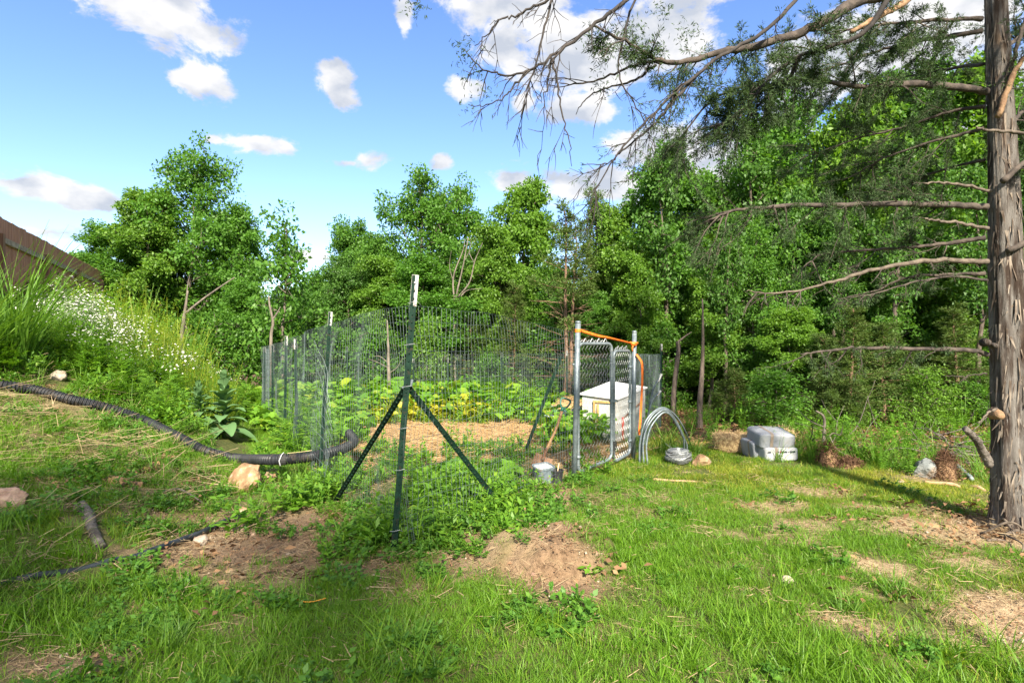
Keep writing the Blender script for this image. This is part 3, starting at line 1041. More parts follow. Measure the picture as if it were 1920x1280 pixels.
g = field(3800, -15, 2, 7.5, 17, d_tallw, 6, 2.0)
scatter('tall_weeds', 'tallweed', g, np.clip(rng.normal(1.15, .3, len(g)), .6, 2.0), .15, 'tall leafy weeds in front of the board fence')

r_ = np.random.default_rng(99)
dd_ = r_.uniform(9.6, 12.8, 260); px_ = r_.uniform(225, 470, 260)
x_ = (px_ - CX) / FOC * dd_
WS = np.stack([x_, dd_, height(x_, dd_)], 1)
WS = WS[(foot(dd_) - x_) > .2]
scatter('wispy_weeds', 'wispy', WS, np.clip(rng.normal(1.15, .25, len(WS)), .6, 1.6) * (.6 + .4 * sst(.4, 1.5, foot(WS[:, 1]) - WS[:, 0])), .5, 'tall wispy pale-stemmed weeds behind the white flowers')
t_ = r_.uniform(.10, 1.0, 190); o_ = r_.uniform(.25, 1.3, 190)
x_ = -7.6 - 4.0 * t_ + .9 * o_; y_ = 8.2 + 8.2 * t_ + .44 * o_
FW = np.stack([x_, y_, height(x_, y_)], 1)
scatter('fence_weeds', 'tallweed', FW, np.clip(rng.normal(1.7, .35, len(FW)), .9, 2.4) * (.55 + .45 * sst(.15, .4, t_)), .35, 'head-high yellow-green weeds half hiding the board fence')


def d_squash(x, y):
    k = inside(x, y) * (sst(10.7, 11.4, y + .9 * (fbm(x * 1.2, y * 1.2, 81, 2) - .5) + .5 * np.clip(-x - 1.2, 0, 3) + .5 * np.clip(x + .2, 0, 1)))
    k = k * (1 - .9 * blob(STRAWBED, x, y))
    side = inside(x, y) * np.exp(-((x - .9 - (y - 8.3) * .3) / .35) ** 2) * sst(7.9, 8.4, y)
    left = inside(x, y) * np.exp(-((x + 2.6 + (y - 8) * .55) / .5) ** 2) * sst(7.6, 8.4, y) * .35
    return np.clip(k * .9 + side * .7 + left, 0, 1)


g = field(4200, -6, 3.5, 6.8, 14.2, d_squash, 7)
tt = .15 + .75 * np.exp(-(((g[:, 0] + 1.6) / 1.0) ** 2 + ((g[:, 1] - 10.8) / 1.0) ** 2)) + rng.normal(0, .1, len(g))
scatter('squash_vines', 'squash', g, np.clip(rng.normal(1.0, .25, len(g)), .5, 1.7) * (.9 + .35 * sst(10.8, 12.5, g[:, 1])), tt, 'big-leaved squash vines filling the back of the garden')

yf = g[rng.integers(0, len(g), 26)] + np.array([0, 0, .34])


def d_straw(x, y):
    return np.clip(blob(STRAWBED, x, y) * np.maximum(inside(x, y), (x > 1.6) * 1.0) * .9, 0, 1)


g = field(5200, -4, 4.5, 5, 12, d_straw, 8)
scatter('straw_mulch', 'straw', g, np.clip(rng.normal(1, .3, len(g)), .5, 1.8), 0, 'golden straw mulch spread over the garden bed')


def d_stalk(x, y):
    d = foot(y) - x
    return np.clip(sst(.2, .9, d) * (1 - sst(6.2, 8, y)) * (.25 + .75 * sst(.45, .6, fbm(x * 1.5, y * 1.5, 91, 3))), 0, 1)


g = field(2200, -8, -1.8, 2.0, 8, d_stalk, 9)
scatter('dry_stalks', 'stalk', g, np.clip(rng.normal(1.05, .35, len(g)), .4, 2.2), 0, 'fallen tan grass stalks lying down the bank', .22, rng.normal(-.6, .5, len(g)))


def d_thatch(x, y):
    s = blob(SOIL, x, y)
    return np.clip((.14 + .40 * s + .22 * bankness(x, y) * (y < 7) + .25 * inside(x, y)) * (1 - wood(x, y)), 0, 1)


g = field(14000, -7, 8, 1.3, 9, d_thatch, 10)
scatter('dry_thatch', 'thatch', g, np.clip(rng.normal(1, .35, len(g)), .4, 2), 0, 'bits of dry grass and twigs over the bare soil')


def d_clod(x, y):
    md = np.exp(-(((x - .2) / .6) ** 2 + ((y - 4.05) / .5) ** 2))
    return np.clip(blob(SOIL, x, y) * (.45 + .3 * md), 0, 1) * (1 - wood(x, y)) * (y < 9)


g = field(22000, -7, 7, 1.3, 9, d_clod, 15)
scatter('soil_clods', 'clod', g, np.clip(rng.normal(1, .35, len(g)), .4, 2) * .75, 0, 'crumbs of soil and small stones on the bare patches')


def d_lit(x, y):
    cb = np.exp(-(((x - 3.9) / .9) ** 2 + ((y - 4.5) / .6) ** 2))
    return np.clip(wood(x, y) * .9 + cb * .8 + .10 * blob(SOIL, x, y), 0, 1)


g = field(12000, -9, 16, 3.2, 17, d_lit, 11)
scatter('leaf_litter', 'litter', g, np.clip(rng.normal(1, .3, len(g)), .5, 1.8), 0, 'brown dead leaves under the trees')


def d_tallg(x, y):
    s = 0
    for (cx, cy, rx, k) in TG:
        s = s + k * np.exp(-(((x - cx) / rx) ** 2 + ((y - cy) / rx) ** 2))
    bk = bankness(x, y) * sst(6.5, 8, y) * .10
    return np.clip(s + bk, 0, 1)


TG = [(G(px, py)[0], G(px, py)[1], r_, k_) for (px, py, r_, k_) in ((1300, 850, .16, .9), (1240, 850, .12, .7), (1197, 850, .10, .9), (545, 900, .12, .6), (560, 925, .1, .4), (330, 880, .25, .15), (1530, 860, .3, .5), (1650, 872, .35, .45), (1800, 890, .3, .35))]
g = field(16000, -10, 7, 4.5, 13, d_tallg, 12)
scatter('tall_grass', 'tall', g, np.clip(rng.normal(.85, .25, len(g)), .4, 1.5), .1, 'tall grass clumps along the wood edge and gate')


def d_under(x, y):
    dd = y - edge_y(x)
    k = sst(2.6, 3.4, x) * np.exp(-((dd - .35) / .6) ** 2) * (.25 + .75 * sst(3.6, 4.2, x))
    k = k * (.3 + .7 * sst(.42, .6, fbm(x * 1.1, y * 1.1, 95, 2)))
    return np.clip(k * .8 + .10 * wood(x, y) * (y < 15), 0, 1)


g = field(9000, -4, 14, 5, 16, d_under, 13)
scatter('undergrowth', 'tallweed', g, np.clip(rng.normal(.62, .2, len(g)), .25, 1.1), 0, 'green undergrowth along the edge of the wood')

# ------------------------------------------------------------------ trees
def branch_path(r, a, d, ln, k=6, wob=.12, grav=0.0):
    p = [np.array(a, float)]; d = np.array(d, float); d /= np.linalg.norm(d)
    for i in range(k):
        d = d + r.normal(0, wob, 3); d[2] += grav / k; d /= np.linalg.norm(d)
        p.append(p[-1] + d * ln / k)
    return np.array(p)


def oak_meshes(seed, H=8.0, Rr=2.4, base=.28, nl=30, nleaf=20000, leaf='oak1', ll=.142, bark='bark', lean=.0, airy=1.0, twin=False):
    """one broad-leaved tree: returns (trunk mesh, crown mesh), root at origin"""
    r = np.random.default_rng(seed)
    W = MB()
    k = 12
    tp = np.stack([np.cumsum(r.normal(0, .055 * H / 8, k)) + lean * np.linspace(0, 1, k) ** 1.5 * H, np.cumsum(r.normal(0, .055 * H / 8, k)), np.linspace(-.25, H * .93, k)], 1)
    tp[0, :2] = 0; tp[1, :2] *= .3
    tp = smooth_path(tp, 26)
    r0 = .014 * H + .02
    tr = r0 * (1 - np.linspace(0, 1, 26) ** .9 * .86); tr[0] *= 1.35
    W.tube(tp, tr, 8)
    clumps = []; wts = []
    for i in range(nl):
        f = base + (1 - base) * ((i + r.uniform(0, .9)) / nl)
        ti = min(int(f * 25), 24)
        a = tp[ti]
        prof = math.sin(min(1, (f - base) / (1 - base) * 1.05 + .20) * math.pi * .86) ** .75
        ln = Rr * prof * r.uniform(.62, 1.18)
        az = i * 2.4 + r.normal(0, .5)
        up = .15 + .85 * f + r.normal(0, .15)
        d = np.array([math.cos(az), math.sin(az), up])
        bp = branch_path(r, a, d, ln, 6, .14, -.05)
        W.tube(bp, np.linspace(tr[ti] * .45, .008, 7), 5, False)
        ns = 5 + int(ln * 2.4)
        for j in range(ns):
            t = r.uniform(.3, 1.0)
            q = bp[min(int(t * 6), 5)] + (bp[min(int(t * 6), 5) + 1] - bp[min(int(t * 6), 5)]) * (t * 6 % 1)
            dd = rdir(r, 1, .35)[0]
            l2 = r.uniform(.25, .75) * (.55 + Rr * .22)
            sp = branch_path(r, q, dd, l2, 3, .2)
            W.tube(sp, np.linspace(.014, .004, 4), 3, False)
            clumps.append(sp[-1]); wts.append(r.uniform(.4, 1.3))
            clumps.append(sp[2]); wts.append(r.uniform(.2, .7))
        clumps.append(bp[-1]); wts.append(1.2)
    top = tp[-1]
    for j in range(7):
        clumps.append(top + r.normal(0, .25, 3) + np.array([0, 0, r.uniform(-.1, .35)])); wts.append(.8)
    C = np.array(clumps); w = np.array(wts); w /= w.sum()
    ci = r.choice(len(C), nleaf, p=w)
    sig = (.115 * airy + .03 * Rr) * r.uniform(.6, 1.25, len(C))[ci][:, None]
    off = r.normal(0, 1, (nleaf, 3)); on = np.linalg.norm(off, axis=1)[:, None]
    off = off * np.minimum(1, 1.75 / on) * sig * np.array([1.1, 1.1, .7])
    c = C[ci] + off
    d = rdir(r, nleaf, -.15) + off / (np.linalg.norm(off, axis=1)[:, None] + .05) * .7
    nr = rdir(r, nleaf, .8)
    Q = leaf_quads(c, d, nr, ll * r.uniform(.6, 1.25, nleaf), ll * .58 * r.uniform(.7, 1.2, nleaf), .18)
    tm = mesh_from(W, 'trunk', M[bark], (0, 0, 0), True)
    cm = quads_mesh('crown', Q.reshape(-1, 3), 4, M[leaf])
    return tm, cm


def cedar_meshes(seed, H=7.0, Rr=1.5, base=.15, nb=70, bark='bark_red', bare=0.0, twin=False, per=46, leaf='cedar'):
    """eastern cedar: level limbs carrying flat dark sprays"""
    r = np.random.default_rng(seed)
    W = MB(); Qs = []
    k = 10
    stems = [np.stack([np.cumsum(r.normal(0, .03, k)), np.cumsum(r.normal(0, .03, k)), np.linspace(-.2, H, k)], 1)]
    stems[0][0, :2] = 0
    if twin:
        s2 = stems[0].copy(); s2[:, 0] += .05 + .30 * np.linspace(0, 1, k) ** .8; s2[:, 2] *= .93; s2[:, 1] += .1
        stems.append(s2)
    for st in stems:
        W.tube(smooth_path(st, 20), np.linspace(.010 * H + .02, .012, 20), 7)
    for i in range(nb):
        st = stems[i % len(stems)]
        f = base + (1 - base) * (i + r.uniform()) / nb
        x = f * (k - 1); a = st[int(min(x, k - 2))] + (st[int(min(x, k - 2)) + 1] - st[int(min(x, k - 2))]) * min(1, x - int(min(x, k - 2)))
        ln = Rr * (1.08 - f) ** .6 * r.uniform(.6, 1.15)
        az = i * 2.4 + r.normal(0, .4)
        d = np.array([math.cos(az), math.sin(az), .05 + .8 * f * f + r.normal(0, .12)])
        bp = branch_path(r, a, d, ln, 6, .10, .1)
        W.tube(bp, np.linspace(.018, .004, 7), 4, False)
        if f < base + bare:
            for j in range(3):
                W.tube(branch_path(r, bp[r.integers(2, 6)], d + r.normal(0, .5, 3), ln * .4, 3, .15), np.linspace(.006, .002, 4), 3, False)
            if r.uniform() < .8:
                continue
        n = int(per * (0.5 + ln))
        t = r.uniform(.22, 1.0, n)
        seg = np.minimum((t * 6).astype(int), 5)
        c = bp[seg] + (bp[seg + 1] - bp[seg]) * (t * 6 - seg)[:, None]
        spread = .30 * ln * (1.15 - .75 * t)
        dd = rdir(r, n, .1) + (bp[-1] - bp[0]) / (ln + .01) * .9
        dd /= np.linalg.norm(dd, axis=1)[:, None]
        c2 = c + dd * (spread * r.uniform(.2, 1, n))[:, None] + r.normal(0, .05, (n, 3))
        # each spray: 4 narrow leaflets
        for q in range(4):
            e = dd + r.normal(0, .45, (n, 3))
            Qs.append(leaf_quads(c2 + e * .03, e, rdir(r, n, 1.0), r.uniform(.07, .15, n), r.uniform(.018, .04, n), .2))
    Q = np.concatenate(Qs)
    tm = mesh_from(W, 'trunk', M[bark], (0, 0, 0), True)
    cm = quads_mesh('crown', Q.reshape(-1, 3), 4, M[leaf])
    return tm, cm


VAR = {}


def variant(key, fn, H, Rr, **kw):
    VAR[key] = (fn, H, Rr, kw, [None])


variant('round', oak_meshes, 8, 2.4, seed=1, nleaf=36000, leaf='oak1')
variant('tall', oak_meshes, 9, 1.9, seed=2, nleaf=25000, leaf='oak1', base=.3)
variant('bright', oak_meshes, 8, 2.2, seed=3, nleaf=31000, ll=.155, leaf='oak2', base=.3)
variant('airy', oak_meshes, 8, 2.5, seed=4, nleaf=17000, leaf='oak1', base=.34, nl=26, ll=.14, airy=.85)
variant('deep', oak_meshes, 8, 2.2, seed=5, nleaf=30000, ll=.135, leaf='oak3', base=.25, bark='bark_dark')
variant('broad', oak_meshes, 8, 2.9, seed=6, nleaf=28000, leaf='oak1', base=.16, nl=38)
variant('sapling', oak_meshes, 4, .8, seed=7, nleaf=3200, leaf='oak1', base=.30, nl=16, ll=.13, bark='bark')
variant('bush', oak_meshes, 2.6, 1.1, seed=8, nleaf=5200, leaf='oak1', base=.10, nl=18, ll=.11)
variant('bushbright', oak_meshes, 2.6, 1.1, seed=9, nleaf=4800, leaf='oak2', base=.12, nl=18, ll=.11)
variant('sparse', oak_meshes, 8, 2.5, seed=14, nleaf=3400, leaf='oak1', base=.34, nl=26, ll=.14)
variant('cedar', cedar_meshes, 7, 1.5, seed=10, base=.12, nb=80)
variant('cedarbare', cedar_meshes, 7, 1.6, seed=11, base=.14, nb=84, bare=.42, twin=True)
variant('cedarlow', cedar_meshes, 4.5, 1.6, seed=12, base=.05, nb=70, per=52)
variant('pole', oak_meshes, 7, .9, seed=13, nleaf=4200, leaf='oak3', base=.45, nl=18, bark='bark_dark')
KIND = {'cedar': 'cedar_tree', 'cedarbare': 'cedar_tree', 'cedarlow': 'cedar_tree', 'sapling': 'sapling', 'bush': 'bush', 'bushbright': 'bush'}


def ensure(key):
    fn, H, Rr, kw, cache = VAR[key]
    if cache[0] is None:
        cache[0] = fn(H=H, Rr=Rr, **kw)


def tree(key, px, d, top, rad_px, label, group=None, base=None, name=None, x=None, rot=None, lean=0.0):
    fn, H, Rr, kw, cache = VAR[key]
    ensure(key)
    X = (px - CX) / FOC * d if x is None else x
    z0 = hz(X, d)
    zt = EYE - (top - CY) / FOC * d
    hh = max((zt - z0) * .93, .8)
    rad = rad_px / FOC * d
    nm = name or KIND.get(key, 'oak_tree')
    cat = {'bush': 'shrub', 'sapling': 'young tree'}.get(nm, 'tree')
    t = thing(nm, label, cat, (X, d, z0 - .02), group)
    mpart('trunk', cache[0][0], t); mpart('crown', cache[0][1], t)
    s = max(rad * 1.2 / Rr, .86 * hh / H) if nm != 'pole_tree' else .72 * hh / H
    t.scale = (s, s, hh / H)
    t.rotation_euler = (0, lean, rng.uniform(0, 6.28) if rot is None else rot)
    return t


# -- the trees one can tell apart, left to right
tree('broad', 345, 17.5, 282, 118, 'big bushy oak behind the left bank, tallest tree on the left', rot=.4)
tree('bright', 275, 17.0, 330, 75, 'light green oak joined to the left flank of the big bushy oak', rot=2.0)
tree('round', 435, 18.0, 375, 82, 'rounded oak on the right shoulder of the big bushy oak', rot=1.0)
tree('round', 205, 16.5, 412, 82, 'yellow-green low tree just above the far end of the board fence', rot=3.0)
tree('broad', 330, 19.0, 470, 130, 'dense low oak filling in below the big bushy oak', rot=5.0)
tree('sapling', 533, 14.5, 392, 44, 'slim young tree with a wispy top standing alone beside the big left oak', rot=.7)
tree('round', 470, 16.0, 520, 70, 'low round oak at the foot of the slim young tree', rot=4.0)
tree('deep', 590, 24, 500, 60, 'dark distant oak in the low dip of the treeline', rot=1.4)
tree('deep', 540, 21, 530, 60, 'dark low oak left of the dip in the treeline', rot=2.4)
tree('round', 655, 19, 402, 58, 'upright oak right of the dip in the treeline', rot=2.2)
tree('round', 700, 18.0, 430, 60, 'dense oak between the upright oak and the tall airy oak', rot=.2)
tree('airy', 790, 18.5, 300, 82, 'tall airy oak rising behind the near corner post', rot=1.2)
tree('airy', 862, 19.5, 322, 64, 'thin-leaved oak touching the right side of the tall airy oak', rot=4.2)
tree('bright', 985, 19, 312, 62, 'oak with open branches against the cloud, right of the tall airy oak', rot=.9)
tree('bright', 930, 17, 400, 66, 'bright leafy oak low in the middle of the treeline', rot=3.3)
tree('round', 800, 16.5, 470, 90, 'full oak low behind the wire fence corner', rot=3.9)
tree('cedarbare', 1058, 14.0, 362, 80, 'twin-trunked cedar with bare dead lower limbs behind the gate', rot=.0)
tree('cedar', 1110, 15.5, 338, 62, 'grey-green cedar top next to the twin-trunked cedar', rot=1.0)
tree('bright', 1150, 15.2, 352, 60, 'oak squeezed between the cedar top and the tall oak above the gate', rot=1.9)
tree('round', 1238, 15.0, 262, 76, 'tall oak above the gate with its crown against the sky', rot=.5)
tree('bright', 1315, 15.4, 292, 66, 'sunlit oak right of the tall oak above the gate', rot=2.8)
tree('airy', 1400, 15.0, 250, 82, 'tall oak behind the tips of the drooping cedar limb', rot=1.1)
tree('broad', 1490, 14.5, 180, 105, 'broad oak in the middle of the right-hand wood', rot=2.1)
tree('bright', 1610, 13.5, 130, 110, 'bright tall oak showing through the cedar limbs', rot=.3)
tree('round', 1720, 14.5, 110, 110, 'tall round oak just left of the big cedar trunk', rot=4.4)
tree('bright', 1830, 14.0, 80, 100, 'oak directly behind the big cedar trunk', rot=3.7)
tree('round', 1950, 13.0, 150, 110, 'oak right of the big cedar trunk at the picture edge', rot=1.5)
tree('deep', 1560, 17.0, 210, 100, 'deep green oak behind the broad oak', rot=5.2)

# -- middle storey of the wood: crowns that hang low
tree('bright', 1330, 13.0, 500, 62, 'leafy young oak over the dark gap with pale trunks', rot=1.6, name='oak_tree')
tree('broad', 1420, 12.8, 430, 84, 'spreading oak above the straw bale', rot=2.6)
tree('bright', 1480, 11.5, 560, 66, 'low bright oak behind the cement bags', rot=.8)
tree('bush', 1462, 9.9, 690, 62, 'leafy oak sapling just above the stacked cement bags', rot=.8)
tree('cedarlow', 1545, 10.6, 620, 70, 'dark young cedar above the dead stump', rot=.1)
tree('cedar', 1590, 10.4, 560, 66, 'cedar with a reddish trunk standing behind the dead stump', rot=1.1)
tree('cedarlow', 1660, 11.0, 600, 84, 'low spreading cedar left of the grey boulder', rot=2.1)
tree('cedarlow', 1740, 11.4, 640, 84, 'dark cedar thicket tree behind the grey boulder', rot=3.1)
tree('cedar', 1800, 10.9, 560, 70, 'cedar half hidden by the left edge of the big trunk', rot=4.0)
tree('bushbright', 1745, 9.4, 690, 46, 'pale-leaved shrub above the brush pile', rot=1.0)
tree('broad', 1690, 12.5, 430, 90, 'wide oak below the bare pale limb of the cedar', rot=1.0)
tree('bright', 1790, 12.0, 440, 76, 'sunlit oak close to the left side of the cedar trunk', rot=2.9)
tree('round', 1560, 12.6, 380, 86, 'shaded oak in the middle of the right-hand wood', rot=5.5)
tree('round', 1880, 12.0, 470, 90, 'oak mostly hidden behind the big cedar trunk', rot=.9)
tree('cedarlow', 1950, 10.5, 660, 90, 'cedar at the right edge beyond the big trunk', rot=.9)
tree('bush', 1250, 13.5, 600, 50, 'small oak shrub behind the right gate post', rot=.9)
tree('cedarlow', 1190, 14.8, 560, 60, 'dark cedar behind the bare dead limbs near the gate', rot=2.0)
tree('cedar', 960, 15.4, 520, 50, 'dark cedar left of the twin-trunked cedar', rot=2.0)
tree('bright', 1195, 13.9, 450, 58, 'leafy young oak rising just behind the gate opening', rot=2.2)
tree('round', 1115, 14.6, 540, 50, 'low leafy oak between the twin-trunked cedar and the gate', rot=1.2)
tree('bush', 925, 15.0, 660, 40, 'small green shrub just beyond the back wire fence', rot=1.0)
tree('bush', 700, 15.4, 610, 52, 'leafy shrub beyond the wire fence left of the corner post', rot=2.0)
tree('bushbright', 800, 15.2, 600, 44, 'bright shrub beyond the back fence right of the corner post', rot=2.8)
tree('bush', 600, 15.6, 590, 56, 'leafy shrub beyond the second fence post', rot=4.0)
tree('bush', 420, 14.4, 590, 60, 'dark shrub at the top of the bank under the left oak', rot=3.0)
tree('bush', 520, 15.0, 600, 44, 'shrub around the foot of the slim young tree', rot=3.6)

# -- deep wood: rows that nothing tells apart
GD = 'forest trees standing deep in the wood'
LD = 'shaded forest tree deep in the wood behind the front row'
keys = ['deep', 'bright', 'round', 'deep', 'cedar', 'broad']
ii = 0
for d, step, top in ((17.5, 80, 430), (21, 85, 440), (26, 95, 460)):
    for px in np.arange(640, 2150, step):
        p2 = px + rng.uniform(-25, 25)
        tp_ = top + 60 * (p2 < 1200) - 70 * (p2 > 1350) + rng.uniform(-40, 40)
        tree(keys[ii % 6], p2, d + rng.uniform(-.8, .8), tp_, rng.uniform(60, 85), LD, GD); ii += 1
for px in np.arange(40, 640, 80):
    tree(keys[ii % 4], px + rng.uniform(-20, 20), 24 + rng.uniform(-2, 2), 540 + rng.uniform(-10, 25), rng.uniform(55, 80), 'low distant tree beyond the left bank', 'distant trees beyond the left bank'); ii += 1
# slim trunks in the dark of the wood
for px in np.arange(1210, 2050, 52):
    d = rng.uniform(10.5, 15)
    tree('pole', px + rng.uniform(-14, 14), d, rng.uniform(180, 380), rng.uniform(28, 44), 'slim dark pole-like tree inside the shady wood', 'slim pole trees inside the wood', name='pole_tree')
# undergrowth shrubs along and inside the wood
for px in np.arange(1390, 2050, 55):
    d = rng.uniform(9.8, 13.0)
    tree(('bush', 'cedarlow', 'bush')[ii % 3], px + rng.uniform(-20, 20), d, rng.uniform(640, 730), rng.uniform(40, 62), 'shrubby young growth low in the shade of the wood', 'shrubby growth in the wood', name='bush' if ii % 3 != 1 else 'cedar_tree'); ii += 1

for d, step in ((14.0, 62), (16.5, 70), (19.5, 75)):
    for px in np.arange(620, 2100, step):
        if d < 16 and px < 1330: continue
        tree(('bush', 'cedarlow', 'bush', 'bush')[ii % 4], px + rng.uniform(-25, 25), d + rng.uniform(-.8, .8), rng.uniform(560, 650), rng.uniform(60, 85), 'low leafy understorey growth filling the shade between the forest trunks', 'understorey growth between the forest trunks', name='bush' if ii % 4 != 1 else 'cedar_tree'); ii += 1

# -- trees behind the camera whose crowns shade the foreground
SHADE = [('sparse', .2, -5.6, 8.0, 2.0), ('sparse', -2.0, -4.4, 7.6, 2.0)]
for (key, x, y, h_, rr) in SHADE:
    ensure(key)
    fn, H, Rr, kw, cache = VAR[key]
    t = thing('oak_tree', 'oak standing behind the viewpoint that shades the foreground', 'tree', (x, y, hz(x, y)), 'oaks behind the viewpoint')
    mpart('trunk', cache[0][0], t); mpart('crown', cache[0][1], t)
    t.scale = (rr / Rr, rr / Rr, h_ / H); t.rotation_euler = (0, 0, rng.uniform(0, 6))


# -- single bare and dead trees
def stick(mb, pts, r0, r1, n=5, k=14):
    mb.tube(smooth_path(pts, k), np.linspace(r0, r1, k), n)


def bare(name, label, cat, base, mat_, limbs):
    t = thing(name, label, cat, base)
    w = MB()
    for i, (pts, r0, r1) in enumerate(limbs[:1]):
        stick(w, pts, r0, r1, 7)
    part('trunk', w, mat_, t, True)
    if len(limbs) > 1:
        for (pts, r0, r1) in limbs[1:]:
            w = MB(); stick(w, pts, r0, r1, 5)
            part('branch', w, mat_, t, True)
    return t


d = 15.8
bare('dead_tree', 'bare pale branching dead tree in front of the treeline', 'tree', G(850, 770)[:3] * 0 + np.array([(852 - CX) / FOC * d, d, hz((852 - CX) / FOC * d, d)]), M['bark_pale'],
     [([P(855, 800, d), P(852, 640, d), P(853, 570, d), P(868, 500, d), P(878, 445, d)], .045, .010),
      ([P(853, 572, d), P(850, 520, d), P(868, 470, d), P(872, 448, d)], .03, .008),
      ([P(856, 560, d), P(880, 530, d - .2), P(890, 490, d - .2), P(905, 455, d - .2)], .03, .006),
      ([P(855, 568, d), P(875, 545, d + .2), P(905, 541, d + .2)], .022, .006), ([P(870, 490, d), P(880, 470, d), P(884, 440, d)], .010, .003), ([P(851, 530, d), P(843, 500, d), P(846, 470, d)], .012, .003), ([P(890, 495, d - .2), P(880, 470, d), P(893, 445, d)], .010, .003)])
d = 13.4
b_ = np.array([(731 - CX) / FOC * d, d, hz((731 - CX) / FOC * d, d)])
bare('dead_tree', 'small dead trunk with bare twigs right behind the wire fence', 'tree', b_, M['bark_pale'],
     [([b_ - [0, 0, .1], P(729, 700, d), P(728, 650, d), P(726, 600, d)], .055, .015),
      ([P(729, 690, d), P(710, 680, d - .1), P(690, 672, d - .1)], .015, .004), ([P(728, 680, d), P(712, 668, d), P(700, 668, d)], .014, .004),
      ([P(729, 700, d), P(745, 688, d), P(755, 670, d)], .014, .004)])
d = 13.2
bare('dead_tree', 'leaning grey snag behind the white wildflowers', 'tree', np.array([(342 - CX) / FOC * d, d, hz((342 - CX) / FOC * d, d)]), M['bark_pale'],
     [([P(338, 670, d), P(342, 620, d), P(348, 575, d), P(352, 545, d)], .055, .02),
      ([P(345, 590, d), P(375, 565, d), P(410, 540, d), P(440, 520, d)], .032, .012),
      ([P(349, 560, d), P(352, 535, d), P(356, 515, d)], .015, .004)])
d = 12.0
b_ = np.array([(512 - CX) / FOC * d, d, hz((512 - CX) / FOC * d, d)])
bare('sapling', 'crooked pale bare stem rising behind the far end of the wire fence', 'young tree', b_, M['bark_pale'],
     [([b_, P(508, 640, d), P(512, 605, d), P(506, 575, d), P(504, 555, d)], .04, .015), ([P(512, 598, d), P(520, 586, d), P(526, 575, d)], .02, .006)])
d = 10.9
b_ = np.array([(1263 - CX) / FOC * d, d, hz((1263 - CX) / FOC * d, d)])
bare('sapling', 'bent pale trunk between the end fence post and the dark wood', 'young tree', b_, M['bark_dark'],
     [([b_, P(1263, 740, d), P(1268, 690, d), P(1272, 655, d), P(1270, 640, d)], .055, .035), ([P(1270, 642, d), P(1285, 630, d), P(1297, 622, d)], .025, .006)])
d = 9.9
b_ = np.array([(1311 - CX) / FOC * d, d, hz((1311 - CX) / FOC * d, d)])
bare('sapling', 'slim grey trunk at the edge of the dark gap behind the wire coil', 'young tree', b_, M['bark_dark'],
     [([b_ - [0, 0, .1], P(1312, 760, d), P(1316, 700, d), P(1318, 640, d), P(1317, 560, d)], .065, .012)])


